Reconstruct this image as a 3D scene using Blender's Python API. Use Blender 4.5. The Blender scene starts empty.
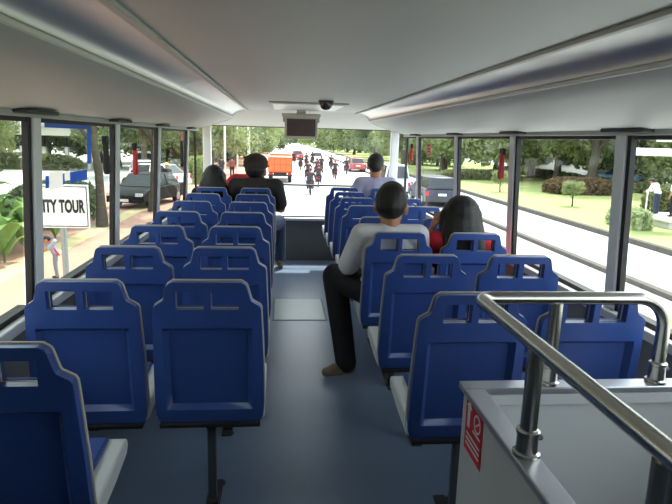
import bpy, bmesh, math, random
from mathutils import Vector, Matrix, Quaternion
PI = math.pi
random.seed(7)
SC = bpy.context.scene
COL = SC.collection

# ------------------------------------------------------------------ camera
CAMZ = 1.5
YAW, PIT, ROL = .09784, .1961, .02868
fw = Vector((math.sin(YAW)*math.cos(PIT), math.cos(YAW)*math.cos(PIT), -math.sin(PIT)))
rt0 = Vector((math.cos(YAW), -math.sin(YAW), 0)); up0 = rt0.cross(fw)
rt = rt0*math.cos(ROL)+up0*math.sin(ROL); up = -rt0*math.sin(ROL)+up0*math.cos(ROL)
cd = bpy.data.cameras.new('camera'); cam = bpy.data.objects.new('camera', cd); COL.objects.link(cam)
cam.matrix_world = Matrix(((rt.x, up.x, -fw.x, 0), (rt.y, up.y, -fw.y, 0), (rt.z, up.z, -fw.z, CAMZ), (0, 0, 0, 1)))
cd.sensor_fit = 'HORIZONTAL'; cd.sensor_width = 36; cd.lens = 567.5/672*36
cd.clip_start = .02; cd.clip_end = 500
SC.camera = cam

# ------------------------------------------------------------------ sky, sun, exposure
W = bpy.data.worlds.new('World'); SC.world = W; W.use_nodes = True
bg = W.node_tree.nodes['Background']
bg.inputs[0].default_value = (.86, .93, 1.0, 1); bg.inputs[1].default_value = 1.9
sl = bpy.data.lights.new('sun', 'SUN'); sl.energy = 3.6; sl.angle = math.radians(2.0); sl.color = (1, .95, .86)
sun = bpy.data.objects.new('sun', sl); COL.objects.link(sun)
sun_from = Vector((.30, .45, .95))
sun.rotation_euler = sun_from.to_track_quat('Z', 'Y').to_euler()
vs = SC.view_settings
vs.view_transform = 'Standard'; vs.look = 'None'; vs.gamma = 1; vs.use_curve_mapping = False
vs.exposure = 1.08

# ------------------------------------------------------------------ materials
def lin(c):
    return tuple(((x/255)/12.92 if x/255 <= .04045 else ((x/255+.055)/1.055)**2.4) for x in c)
MATS = {}
def mat(name, col, rough=.5, metal=0, noise=0, scale=20, bump=0, bscale=80, spec=.5, emit=0, lin_in=False, trans=0):
    if name in MATS: return MATS[name]
    m = bpy.data.materials.new(name); m.use_nodes = True
    nt = m.node_tree; b = nt.nodes['Principled BSDF']
    c = col if lin_in else lin(col)
    b.inputs['Base Color'].default_value = (*c, 1); b.inputs['Roughness'].default_value = rough
    b.inputs['Metallic'].default_value = metal; b.inputs['Specular IOR Level'].default_value = spec
    if noise:
        n = nt.nodes.new('ShaderNodeTexNoise'); n.inputs['Scale'].default_value = scale; n.inputs['Detail'].default_value = 5
        tc = nt.nodes.new('ShaderNodeTexCoord'); nt.links.new(tc.outputs['Object'], n.inputs['Vector'])
        r = nt.nodes.new('ShaderNodeMixRGB'); r.inputs[1].default_value = (*[max(0, x*(1-noise)) for x in c], 1)
        r.inputs[2].default_value = (*[min(1, x*(1+noise)) for x in c], 1)
        nt.links.new(n.outputs['Fac'], r.inputs[0]); nt.links.new(r.outputs[0], b.inputs['Base Color'])
    if bump:
        n2 = nt.nodes.new('ShaderNodeTexNoise'); n2.inputs['Scale'].default_value = bscale; n2.inputs['Detail'].default_value = 3
        tc2 = nt.nodes.new('ShaderNodeTexCoord'); nt.links.new(tc2.outputs['Object'], n2.inputs['Vector'])
        bp = nt.nodes.new('ShaderNodeBump'); bp.inputs['Strength'].default_value = bump; bp.inputs['Distance'].default_value = .01
        nt.links.new(n2.outputs['Fac'], bp.inputs['Height']); nt.links.new(bp.outputs[0], b.inputs['Normal'])
    if emit:
        b.inputs['Emission Color'].default_value = (*c, 1); b.inputs['Emission Strength'].default_value = emit
    if trans:   # thin leaves: some light passes through
        t = nt.nodes.new('ShaderNodeBsdfTranslucent'); t.inputs[0].default_value = (*[min(1, x*1.3) for x in c], 1)
        mx = nt.nodes.new('ShaderNodeMixShader'); mx.inputs[0].default_value = trans
        out = nt.nodes['Material Output']
        nt.links.new(b.outputs[0], mx.inputs[1]); nt.links.new(t.outputs[0], mx.inputs[2]); nt.links.new(mx.outputs[0], out.inputs[0])
    MATS[name] = m
    return m
def glass_mat(name, tint, refl=.05):
    m = bpy.data.materials.new(name); m.use_nodes = True; nt = m.node_tree
    nt.nodes.remove(nt.nodes['Principled BSDF'])
    t = nt.nodes.new('ShaderNodeBsdfTransparent'); t.inputs[0].default_value = (*tint, 1)
    g = nt.nodes.new('ShaderNodeBsdfGlossy'); g.inputs['Roughness'].default_value = .02
    mx = nt.nodes.new('ShaderNodeMixShader'); mx.inputs[0].default_value = refl
    nt.links.new(t.outputs[0], mx.inputs[1]); nt.links.new(g.outputs[0], mx.inputs[2])
    nt.links.new(mx.outputs[0], nt.nodes['Material Output'].inputs[0])
    MATS[name] = m; return m

M_BLUE = mat('seat_blue_plastic', (52, 80, 148), .32, noise=.12, scale=9, spec=.5)
M_BLUEPAD = mat('seat_blue_pad', (50, 76, 140), .75, noise=.15, scale=40)
M_CREAM = mat('seat_cream_shell', (196, 190, 174), .45)
M_CREAMPAN = mat('seat_pan_pale', (214, 216, 214), .45)
M_LEG = mat('seat_leg_metal', (96, 100, 104), .45, .6)
M_BLACK = mat('black_rubber', (26, 26, 28), .6)
M_DARKTRIM = mat('dark_trim', (58, 58, 58), .6)
M_FLOOR = mat('floor_vinyl', (118, 136, 160), .34, noise=.10, scale=3, bump=.05, bscale=300)
M_HATCH = mat('hatch_panel', (186, 204, 198), .35, noise=.05, scale=6)
M_CEIL = mat('ceiling_panel', (190, 194, 190), .55, noise=.02, scale=2)
M_COVE = mat('cove_panel', (176, 180, 176), .5)
M_SILVER = mat('silver_strip', (200, 200, 198), .34, .6)
M_WALL = mat('wall_panel', (120, 124, 128), .6)
M_WALLDARK = mat('wall_panel_dark', (104, 105, 106), .6)
M_PILLAR = mat('pillar_paint', (236, 238, 240), .45)
M_SILL = mat('sill_paint', (208, 210, 210), .45)
M_OUT = mat('bus_outer_paint', (190, 196, 200), .4)
M_CHROME = mat('steel_rail', (206, 204, 198), .22, 1.0)
M_PANEL = mat('stair_panel_paint', (206, 208, 208), .4)
M_ALU = mat('aluminium_edge', (190, 192, 198), .3, .7)
M_RED = mat('red_plastic', (200, 24, 40), .4)
M_STICK = mat('red_sticker', (205, 20, 45), .4)
M_WHITE = mat('white_print', (235, 235, 235), .5)
M_BLKPRINT = mat('black_print', (18, 18, 20), .5)
M_TVB = mat('tv_housing', (200, 196, 188), .5)
M_SCREEN = mat('tv_screen', (96, 84, 86), .15, noise=.2, scale=6)
M_LIGHTPANEL = mat('ceiling_diffuser', (226, 228, 226), .35)
M_SMOKE = mat('dark_dome', (50, 46, 46), .15)
M_GLASS_L = glass_mat('window_glass_left', (.80, .84, .80), .05)
M_GLASS_R = glass_mat('window_glass_right', (.93, .95, .94), .03)
M_GLASS_F = glass_mat('windshield_glass', (.96, .97, .96), .02)
M_FILM = mat('blue_film', (92, 132, 200), .4, trans=.6); M_PAPER = mat('paper', (238, 238, 236), .7, trans=.7)

# ------------------------------------------------------------------ mesh builder
class MB:
    def __init__(s): s.v = []; s.f = []; s.mi = []
    def add(s, vs, fs, mi=0):
        o = len(s.v); s.v += [tuple(v) for v in vs]; s.f += [tuple(i+o for i in f) for f in fs]; s.mi += [mi]*len(fs)
    def box(s, c, d, rz=0, mi=0):
        x, y, z = d[0]/2, d[1]/2, d[2]/2
        vs = [(-x,-y,-z),(x,-y,-z),(x,y,-z),(-x,y,-z),(-x,-y,z),(x,-y,z),(x,y,z),(-x,y,z)]
        ca, sa = math.cos(rz), math.sin(rz)
        vs = [(c[0]+a*ca-b*sa, c[1]+a*sa+b*ca, c[2]+h) for a, b, h in vs]
        s.hexa(vs, mi)
    def bb(s, x0, x1, y0, y1, z0, z1, mi=0): s.box(((x0+x1)/2,(y0+y1)/2,(z0+z1)/2),(abs(x1-x0),abs(y1-y0),abs(z1-z0)), 0, mi)
    def hexa(s, vs, mi=0):
        s.add(vs, [(0,3,2,1),(4,5,6,7),(0,1,5,4),(1,2,6,5),(2,3,7,6),(3,0,4,7)], mi)
    def prism(s, pts, axis, a, b, mi=0):
        n = len(pts)
        def P(p, t): return (t, p[0], p[1]) if axis == 'x' else (p[0], t, p[1]) if axis == 'y' else (p[0], p[1], t)
        vs = [P(p, a) for p in pts]+[P(p, b) for p in pts]
        fs = [tuple(range(n))[::-1], tuple(range(n, 2*n))]+[(i, (i+1) % n, n+(i+1) % n, n+i) for i in range(n)]
        s.add(vs, fs, mi)
    def tube(s, path, r, n=12, caps=True, mi=0):
        P = [Vector(p) for p in path]; R = r if isinstance(r, (list, tuple)) else [r]*len(P)
        rings = []; prev = None
        for i, p in enumerate(P):
            t = (P[min(i+1, len(P)-1)]-P[max(i-1, 0)]).normalized()
            if prev is None:
                a = Vector((0, 0, 1)) if abs(t.z) < .9 else Vector((1, 0, 0)); u = t.cross(a).normalized()
            else:
                u = (prev-t*prev.dot(t)).normalized()
            prev = u; w = t.cross(u)
            rings.append([p+(u*math.cos(2*PI*k/n)+w*math.sin(2*PI*k/n))*R[i] for k in range(n)])
        vs = [v for g in rings for v in g]; fs = []
        for i in range(len(P)-1):
            for k in range(n):
                fs.append((i*n+k, i*n+(k+1) % n, (i+1)*n+(k+1) % n, (i+1)*n+k))
        if caps:
            fs.append(tuple(range(n))[::-1]); fs.append(tuple((len(P)-1)*n+k for k in range(n)))
        s.add(vs, fs, mi)
    def lathe(s, prof, c=(0,0,0), n=20, axis='z', mi=0):
        vs = []; fs = []
        for r, h in prof:
            for k in range(n):
                a = 2*PI*k/n; x, y = r*math.cos(a), r*math.sin(a)
                vs.append((c[0]+x, c[1]+y, c[2]+h) if axis == 'z' else (c[0]+h, c[1]+x, c[2]+y) if axis == 'x' else (c[0]+x, c[1]+h, c[2]+y))
        for i in range(len(prof)-1):
            for k in range(n):
                fs.append((i*n+k, i*n+(k+1) % n, (i+1)*n+(k+1) % n, (i+1)*n+k))
        fs.append(tuple(range(n))[::-1]); fs.append(tuple((len(prof)-1)*n+k for k in range(n)))
        s.add(vs, fs, mi)
    def ell(s, c, r, n=14, m=9, rot=None, mi=0):
        vs = []; fs = []
        for i in range(1, m):
            a = PI*i/m
            for k in range(n):
                b = 2*PI*k/n; vs.append(Vector((r[0]*math.sin(a)*math.cos(b), r[1]*math.sin(a)*math.sin(b), r[2]*math.cos(a))))
        vs += [Vector((0,0,r[2])), Vector((0,0,-r[2]))]
        if rot: vs = [rot @ v for v in vs]
        vs = [v+Vector(c) for v in vs]
        for i in range(m-2):
            for k in range(n):
                fs.append((i*n+k, (i+1)*n+k, (i+1)*n+(k+1) % n, i*n+(k+1) % n))
        t = (m-1)*n
        for k in range(n):
            fs.append((t, k, (k+1) % n)); fs.append((t+1, (m-2)*n+(k+1) % n, (m-2)*n+k))
        s.add(vs, fs, mi)
    def cap(s, p0, r0, p1, r1, n=12):    # tapered capsule
        p0, p1 = Vector(p0), Vector(p1)
        s.ell(p0, (r0,)*3, n, 8); s.ell(p1, (r1,)*3, n, 8); s.tube([p0, p1], [r0, r1], n)
    def mesh(s, name, mats, smooth=35):
        me = bpy.data.meshes.new(name); me.from_pydata(s.v, [], s.f)
        for m in (mats if isinstance(mats, (list, tuple)) else [mats]): me.materials.append(m)
        for p, i in zip(me.polygons, s.mi): p.material_index = i
        bm = bmesh.new(); bm.from_mesh(me); bmesh.ops.recalc_face_normals(bm, faces=bm.faces); bm.to_mesh(me); bm.free()
        if smooth:
            me.shade_smooth(); me.set_sharp_from_angle(angle=math.radians(smooth))
        return me
    def build(s, name, mats, parent=None, smooth=35, bevel=0, seg=2):
        return link(name, s.mesh(name, mats, smooth), parent, bevel, seg)
def link(name, me, parent=None, bevel=0, seg=2):
    o = bpy.data.objects.new(name, me); COL.objects.link(o)
    if parent is not None: o.parent = parent
    if bevel:
        b = o.modifiers.new('bevel', 'BEVEL'); b.width = bevel; b.segments = seg; b.limit_method = 'ANGLE'; b.angle_limit = math.radians(40)
    return o
def tag(o, label, cat, group=None, kind=None):
    o['label'] = label
    if cat: o['category'] = cat
    if group: o['group'] = group
    if kind: o['kind'] = kind
    return o
def thing(name, label, cat, loc=(0,0,0), rz=0, group=None, kind=None):
    o = bpy.data.objects.new(name, None); COL.objects.link(o); o.empty_display_size = .1
    o.location = loc; o.rotation_euler = (0, 0, rz)
    return tag(o, label, cat, group, kind)
def struct(o, label): return tag(o, label, None, None, 'structure')
def kids(o): return [c for c in bpy.data.objects if c.parent is o]
def dup(root, loc, rz=0, label=None, group=None, skip=()):
    r = root.copy(); COL.objects.link(r); r.location = loc; r.rotation_euler = (0, 0, rz)
    if label: r['label'] = label
    if group: r['group'] = group
    for ch in kids(root):
        if ch.name.split('.')[0] in skip: continue
        c = ch.copy(); COL.objects.link(c); c.parent = r
        for g in kids(ch):
            d = g.copy(); COL.objects.link(d); d.parent = c
    return r

# ------------------------------------------------------------------ bus shell
FZ = -.10            # deck floor
G = -1.9             # street level
XL, XR = -1.07, 1.57   # inner wall faces at sill height
XC = .2225
Y0, Y1 = -1.7, 7.47
ZS, ZT = .76, 1.575  # window sill and head
LEAN = .05
def wl(z): return XL+(z-ZS)*LEAN
def wr(z): return XR-(z-ZS)*LEAN
SX0, SX1, SY0, SY1 = .66, 1.47, .05, 1.60   # stair opening
b = MB()
for x0, x1, y0, y1 in ((XL-.05, SX0, Y0, Y1), (SX0, XR+.05, SY1, Y1), (SX0, XR+.05, Y0, SY0), (SX1, XR+.05, SY0, SY1)):
    b.bb(x0, x1, y0, y1, FZ-.08, FZ)
fl = struct(b.build('floor', M_FLOOR, smooth=0), 'blue-grey vinyl deck floor of the bus aisle')
b = MB(); b.bb(-.06, .40, 4.88, 5.55, FZ+.001, FZ+.005); h = b.build('floor_hatch', M_HATCH, fl, bevel=.002)
b = MB(); b.bb(-.075, .415, 4.865, 5.565, FZ, FZ+.0025); b.build('hatch_frame', M_WALL, fl)
# ceiling
CE = 1.80
b = MB(); b.bb(XL+.08, XR-.08, Y0, 7.05, CE, CE+.06)
ce = struct(b.build('ceiling', M_CEIL, smooth=0), 'pale grey flat ceiling panel of the upper deck')
# coves (air ducts) both sides
def mir(x): return 2*XC-x+(max(0, (-.9-x)/.13)*(XR+XL-2*XC) if x < -.9 else 0)
def cove(side):
    f = (lambda x: x) if side == 'left' else mir
    root = thing('trim_1' if side == 'left' else 'trim_2', 'grey ceiling cove with a silver strip along the %s windows' % side, None, kind='structure')
    del_ = root
    ye = 6.75
    # silver strip: concave curved profile
    sil = []
    for k in range(9):
        t = k/8; a = t*PI/2
        sil.append((-.405-.165*math.sin(a)*.98 - .0*t, CE-.068*(1-math.cos(a)) - .0))
    sil = [(f(x), z) for x, z in sil]
    prof = sil+[(f(-.60), CE-.01), (f(-.60), CE+.02), (f(-.40), CE+.02)]
    m = MB(); m.prism(prof, 'y', Y0, 3.30); m.build('strip', M_SILVER, root)
    m = MB(); m.prism(prof, 'y', 3.305, ye); m.build('strip', M_SILVER, root)
    # upper thin light rail at the ceiling
    m = MB(); m.bb(f(-.385), f(-.412), Y0, ye, CE-.014, CE); m.build('upper_rail', M_COVE, root, bevel=.003)
    # gap rail
    m = MB(); m.bb(f(-.566), f(-.580), Y0, ye, CE-.086, CE-.070); m.build('lower_rail', M_SILL, root, bevel=.004)
    low = [(-.575, CE-.085), (-.60, CE-.105), (-.66, CE-.130), (-.76, CE-.163), (-.86, CE-.193), (-.95, CE-.215), (-1.0, CE-.224), (wl(1.57)-.005, CE-.225)]
    low = [(f(x), z) for x, z in low]+[(f(wl(1.57)-.005), CE+.02), (f(-.575), CE+.02)]
    m = MB(); m.prism(low, 'y', Y0, ye)
    m.build('cover', M_COVE, root, smooth=40)
    # rounded front end
    m = MB(); n = 7; rings = []
    for k in range(n):
        a = k/(n-1)*PI/2; s_ = math.cos(a)*.999+.001; y = ye+.42*math.sin(a)
        cx, cz = f(wl(1.57)-.005), CE+.02
        rings.append([(cx+(p[0]-cx)*(.55+.45*s_), y, cz+(p[1]-cz)*(.72+.28*s_)) for p in ([(f(-.405), CE)]+sil[1:]+low[:-2])])
    nn = len(rings[0]); vs = [v for r in rings for v in r]; fs = []
    for i in range(n-1):
        for k in range(nn-1): fs.append((i*nn+k, i*nn+k+1, (i+1)*nn+k+1, (i+1)*nn+k))
    fs.append(tuple((n-1)*nn+k for k in range(nn)))
    m.add(vs, fs); m.build('front_end', M_COVE, root, smooth=50)
    m = MB()
    m.tube([(f(p[0]) if False else p[0], ye+.001, p[1]) for p in ([(f(-.405), CE)]+sil[1:]+low[:-2])], .006, 6); m.build('end_seam', M_SILL, root)
    return root
cove('left'); cove('right')
# header over the windshield
hd = MB(); hd.prism([(6.62, CE), (7.05, CE-.065), (Y1-.02, CE-.165), (Y1+.05, CE-.17), (Y1+.05, CE+.05), (6.62, CE+.05)], 'x', wl(1.6)+.02, wr(1.6)-.02)
struct(hd.build('trim_3', M_CEIL, smooth=40), 'sloping ceiling panel above the front windshield')
# side walls under the sills, window heads, roof
b = MB(); b.bb(XL-.07, XL, Y0, Y1-.35, FZ-.08, ZS-.06)
w = struct(b.build('wall_left', M_WALLDARK, smooth=0), 'dark grey side wall panel under the left windows')
b = MB(); b.bb(XR, XR+.07, Y0, Y1-.35, FZ-.08, ZS-.06)
w2 = struct(b.build('wall_right', M_WALLDARK, smooth=0), 'dark grey side wall panel under the right windows')
b = MB(); b.bb(XL-.07, XL+.035, Y0, Y1-.35, ZS-.06, ZS-.015); struct(b.build('trim_4', M_SILL, bevel=.006), 'pale sill ledge under the left windows')
b = MB(); b.bb(XR-.035, XR+.07, Y0, Y1-.35, ZS-.06, ZS-.015); struct(b.build('trim_5', M_SILL, bevel=.006), 'pale sill ledge under the right windows')
for n_, (f, s) in enumerate(((wl, -1), (wr, 1))):
    b = MB(); xo = f(ZT)+s*.06
    b.bb(f(ZT)-s*.03, xo, Y0, Y1-.35, ZT-.022, ZT+.12)
    struct(b.build('trim_%d' % (6+n_), M_COVE, bevel=.004), 'grey head rail above the %s windows' % ('left', 'right')[n_])
b = MB(); b.prism([(XL-.07, 1.6), (XL-.02, 1.84), (XL+.2, 1.93), (XR-.2, 1.93), (XR+.02, 1.84), (XR+.07, 1.6), (XR-.02, 1.6), (XR-.06, 1.865), (XL+.06, 1.865), (XL+.02, 1.6)], 'y', Y0-.05, Y1+.1)
struct(b.build('roof', M_OUT), 'painted outer roof skin of the bus')
b = MB(); b.bb(XL-.07, XR+.07, Y0-.06, Y0, FZ-.08, 1.86); struct(b.build('wall_rear', M_WALL, smooth=0), 'grey rear wall of the upper deck')
# front wall
CLx, CRx = -.905, 1.415
b = MB(); b.prism([(Y1-.04, FZ), (Y1-.02, .44), (Y1+.08, .44), (Y1+.08, FZ-.08), (Y1-.04, FZ-.08)], 'x', XL+.02, XR-.02)
struct(b.build('wall_front', M_WALLDARK, smooth=0), 'dark panel below the front windshield')
b = MB(); b.bb(XL+.1, XR-.1, Y1-.10, Y1+.06, .44, .475); struct(b.build('trim_8', M_SILL, bevel=.008), 'pale ledge under the front windshield')
# windshield
ws = thing('window_1', 'wide front windshield of the upper deck', None, kind='structure')
b = MB(); b.bb(CLx, CRx, Y1+.02, Y1+.026, .475, 1.66); b.build('pane', M_GLASS_F, ws, smooth=0)
b = MB(); b.bb(CLx, CRx, Y1-.0, Y1+.03, 1.625, 1.66); b.bb(CLx, CRx, Y1+.0, Y1+.03, .475, .49); b.build('gasket', M_BLACK, ws)
b = MB(); b.tube([(CLx-.02, Y1-.07, .905), (CRx+.02, Y1-.07, .905)], .013, 10)
tag(b.build('grab_rail', M_LEG), 'thin grey grab rail across the front windshield', 'rail')
# pillars: grey inner strip + black gasket on the rear side
def slab(m, f, s, y0, y1, dx0, dx1, z0=ZS-.015, z1=ZT-.02, mi=0):
    vs = []
    for z in (z0, z1):
        a, c = f(z)-s*dx0, f(z)+s*dx1
        vs += [(a, y0, z), (c, y0, z), (c, y1, z), (a, y1, z)]
    m.hexa(vs, mi)
PL = [-.2, 1.22, 2.53, 3.73, 4.97, 6.45]
PR = [-.2, 1.22, 2.48, 3.72, 4.98, 6.45]
tn = 9; wn = 2
for side, P, f, s, gm in (('left', PL, wl, -1, M_GLASS_L), ('right', PR, wr, 1, M_GLASS_R)):
    for i, y in enumerate(P):
        root = thing('trim_%d' % tn, 'grey window pillar, number %d from the front on the %s side' % (len(P)-i, side), None, kind='structure'); tn += 1
        m = MB(); slab(m, f, s, y-.040, y+.040, .015, .022); m.build('pillar_cover', M_PILLAR, root, bevel=.006)
        m = MB(); slab(m, f, s, y-.068, y-.0405, .004, .022); m.build('gasket', M_BLACK, root)
        m = MB(); m.bb(f(ZT)-s*.025, f(ZT)-s*.085, y-.26, y+.05, ZT-.012, ZT+.006); m.build('curtain_clip', M_DARKTRIM, root, bevel=.005)
        m = MB(); slab(m, f, s, y+.0405, y+.052, .004, .022); m.build('gasket', M_BLACK, root)
    edges = [Y0]+P+[Y1-.36]
    for i in range(len(edges)-1):
        a, c = edges[i]+.055, edges[i+1]-.08
        if i == len(edges)-2: c = edges[i+1]
        if i == 0: a = Y0
        if c-a < .1: continue
        if (side == 'left' and c < 1.3) or c < -.1:  # unseen solid panels added instead of rear windows, to keep side light out
            m = MB(); slab(m, f, s, a-.06, c+.06, .0, .06); struct(m.build('wall_%s_rear' % side, M_WALL, smooth=0), 'added unseen grey %s side panel blocking light from the rear, %s' % (side, ('rearmost', 'foremost')[i])); continue
        root = thing('window_%d' % wn, 'side window pane, number %d from the front on the %s side' % (len(edges)-1-i, side), None, kind='structure'); wn += 1
        m = MB(); slab(m, f, s, a, c, -.022, .026); m.build('pane', gm, root, smooth=0)
        m = MB()
        slab(m, f, s, a, c, .0, .05, ZS-.015, ZS+.008); slab(m, f, s, a, c, .0, .05, ZT-.04, ZT-.02); m.build('gasket', M_BLACK, root)
    # corner pillar and quarter light
    cx0, cx1 = (CLx-.10, CLx) if s < 0 else (CRx, CRx+.10)
    root = thing('trim_%d' % tn, 'pale front corner pillar on the %s of the windshield' % side, None, kind='structure'); tn += 1
    m = MB(); m.bb(cx0, cx1, Y1-.03, Y1+.06, .44, 1.66); m.build('pillar_cover', M_PILLAR, root, bevel=.012)
    root = thing('window_%d' % wn, 'narrow quarter window at the front %s corner' % side, None, kind='structure'); wn += 1
    xa, xb = f(1.1), (cx0 if s < 0 else cx1)
    m = MB(); d = .004
    m.hexa([(xa, Y1-.36, ZS), (xa+d, Y1-.36, ZS), (xb+d, Y1, ZS), (xb, Y1, ZS), (xa, Y1-.36, 1.66), (xa+d, Y1-.36, 1.66), (xb+d, Y1, 1.66), (xb, Y1, 1.66)]); m.build('pane', gm, root, smooth=0)
    m = MB(); m.hexa([(xa-s*.02, Y1-.36, FZ), (xa+s*.04, Y1-.36, FZ), (xb+s*.04, Y1+.03, FZ), (xb-s*.02, Y1, FZ), (xa-s*.02, Y1-.36, ZS), (xa+s*.04, Y1-.36, ZS), (xb+s*.04, Y1+.03, ZS), (xb-s*.02, Y1, ZS)]); m.build('lower_panel', M_WALLDARK, root, smooth=0)
    m = MB(); m.bb(xa-.012, xa+.012, Y1-.37, Y1-.34, ZS, 1.66); m.build('gasket', M_BLACK, root)
# lower deck skin
b = MB()
b.bb(XL-.07, XL-.04, Y0, Y1, G+.35, FZ-.08); b.bb(XR+.04, XR+.07, Y0, Y1, G+.35, FZ-.08); b.bb(XL-.07, XR+.07, Y1, Y1+.05, G+.35, FZ-.08); b.bb(XL-.07, XR+.07, Y0-.05, Y0, G+.35, FZ-.08); b.bb(XL-.07, XR+.07, Y0, Y1, G+.33, G+.36)
struct(b.build('lower_deck_shell', M_OUT, smooth=0), 'painted outer skin of the lower deck')

# ceiling fittings
p = thing('ceiling_light', 'flat rectangular ceiling light panel near the front of the bus', 'light', (XC, 5.5, CE))
b = MB(); b.bb(-.34, .34, -.55, .55, -.012, 0); b.build('frame', M_COVE, p, bevel=.004)
b = MB(); b.bb(-.31, .31, -.50, .50, -.018, -.0121); b.build('diffuser', M_LIGHTPANEL, p, bevel=.003)
p = thing('dome_camera', 'small dark dome camera hanging from the ceiling light panel', 'camera', (.345, 4.68, CE))
b = MB(); b.lathe([(.062, 0), (.062, -.012), (.05, -.018)], n=24); b.build('base', M_DARKTRIM, p)
b = MB(); b.lathe([(.055, -.014), (.054, -.03), (.046, -.05), (.03, -.066), (.012, -.073), (.002, -.074)], n=24); b.build('dome', M_SMOKE, p)
p = thing('television', 'small flat television hanging in front of the windshield', 'television', (.205, 6.45, 1.62))
b = MB(); b.bb(-.182, .182, -.02, .035, -.125, .105); b.build('housing', M_TVB, p, bevel=.008)
b = MB(); b.bb(-.158, .158, -.0235, -.0201, -.098, .088); b.build('screen', M_SCREEN, p)
b = MB(); b.bb(-.215, .215, -.03, .09, .108, .145); b.build('bracket', M_TVB, p, bevel=.006)
for s in (-1, 1):
    b = MB(); b.bb(s*.19-.012, s*.19+.012, -.01, .05, .05, .11); b.build('bracket_arm', M_TVB, p, bevel=.003)
b = MB(); b.bb(-.05, .05, .0, .06, .145, .19); b.build('hanger', M_TVB, p)

# ------------------------------------------------------------------ seats
ZTOP = .944
def seat_hw(d):
    pts = [(0, .128), (.003, .140), (.009, .149), (.018, .154), (.070, .168), (.078, .172), (.084, .182), (.090, .194), (.099, .203), (.112, .209), (.2, .213), (.35, .219), (.52, .222), (.58, .220), (.605, .212), (.615, .200)]
    for (a, u), (c, v) in zip(pts, pts[1:]):
        if d <= c: return u+(v-u)*(d-a)/(c-a)
    return pts[-1][1]
def lean_y(d):   # local y of the back plane, d = depth below the top
    t = d/.615
    return .0+.055*t if t < .8 else .044+.055*(t-.8)*1.6
def back_plate(grow, y_back, y_front, recess, holes, name, mt, parent, bevel=.004):
    lv = [0, .003, .009, .018, .040, .045, .092, .095, .070, .078, .084, .099, .112, .125, .175, .19, .205, .28, .36, .45, .535, .555, .585, .605, .615]
    lv = sorted(set(lv))
    H0, H1 = .038, .112    # hole band
    lv = sorted(set([x for x in lv if x not in (.040, .045, .092, .095)]+[H0, H1, .044, .104]))
    cols = []
    for d in lv:
        hw = seat_hw(d)+grow
        if d <= .13: a, b_, c = .132, .122, .014
        else:
            t = min(1, (d-.13)/.06); a, b_, c = .132+.043*t, .122+.033*t, .014
        a = min(a, hw-.004); b_ = min(b_, hw-.008)
        cols.append([-hw, -a, -b_, -c, c, b_, a, hw])
    if holes < 1:   # smaller opening: inner lip
        for d, r in zip(lv, cols):
            pass
    nl, nc = len(lv), 8
    vs = []
    for face in (0, 1):
        for d, r in zip(lv, cols):
            for j, x in enumerate(r):
                y = lean_y(d)+(y_back if face == 0 else y_front)
                if face == 0 and recess and .2 <= d <= .54 and 2 <= j <= 5: y += recess
                if face == 0 and recess and d > .13: y -= .004*0
                # slight wrap of the outer edges towards the front
                if abs(x) > .18: y += (abs(x)-.18)*.25
                vs.append((x, y, -d+(-grow if False else 0)+(grow if d == 0 else 0)))
    fs = []; N = nl*nc
    def hole(i, j):
        return holes and lv[i] >= H0-1e-6 and lv[i+1] <= H1+1e-6 and j in (2, 4)
    # column indices: cells 0..6 ; hole cells are (b..c)=2 and (c..b)=4
    edge = {}
    for i in range(nl-1):
        for j in range(nc-1):
            if hole(i, j): continue
            q = (i*nc+j, i*nc+j+1, (i+1)*nc+j+1, (i+1)*nc+j)
            fs.append(q); fs.append(tuple(N+k for k in q[::-1]))
            for k in range(4):
                e = (q[k], q[(k+1) % 4]); key = (min(e), max(e)); edge.setdefault(key, []).append(e)
    for key, es in edge.items():
        if len(es) == 1:
            a, c = es[0]; fs.append((c, a, N+a, N+c))
    m = MB(); m.add(vs, fs)
    return m.build(name, mt, parent, smooth=38, bevel=bevel, seg=2)
def make_seat():
    r = thing('bus_seat', 'x', 'seat', (0, 0, ZTOP))
    back_plate(0, 0, .032, .027, 1, 'back_shell', M_BLUE, r, .004)
    back_plate(.0045, .0325, .043, 0, 1, 'back_rim', M_CREAM, r, .003)
    back_plate(-.022, .0435, .062, 0, 1, 'back_pad', M_BLUEPAD, r, .006)
    # dark lower lip
    m = MB(); m.bb(-.205, .205, .045, .10, -.632, -.612); m.build('bottom_lip', M_BLACK, r, bevel=.004)
    # pan
    pz = -.52
    m = MB()
    m.prism([(.085, pz-.095), (.085, pz-.025), (.16, pz-.012), (.30, pz), (.42, pz+.012), (.455, pz+.004), (.465, pz-.02), (.44, pz-.05), (.30, pz-.075)], 'x', -.222, .222)
    pan = m.build('seat_pan', M_CREAMPAN, r, smooth=30, bevel=.008)
    m = MB(); m.prism([(.115, pz-.02), (.115, pz+.002), (.2, pz+.016), (.34, pz+.024), (.425, pz+.028), (.44, pz+.012), (.43, pz), (.3, pz-.01)], 'x', -.165, .165)
    m.build('seat_pad', M_BLUEPAD, r, smooth=40, bevel=.008)
    fz = FZ-ZTOP
    m = MB(); m.bb(-.02, .02, .075, .40, -.655, -.628); m.build('support_bar', M_LEG, r, bevel=.003)
    m = MB(); m.bb(-.018, .018, .085, .121, fz+.012, -.65); leg = m.build('leg', M_LEG, r, bevel=.004)
    m = MB(); m.bb(-.028, .028, .02, .30, fz, fz+.012); m.bb(-.026, .026, .07, .135, fz+.012, fz+.055); m.build('foot', M_DARKTRIM, r, bevel=.004)
    for dx, dy, dz in ((.045, .1, -.64), (.03, .04, fz+.014), (.03, .27, fz+.014)):
        m = MB(); m.lathe([(.008, -.012), (.008, .006), (.005, .009)], (dx, dy, dz), 8); m.build('bolt', M_LEG, r)
    return r
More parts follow.
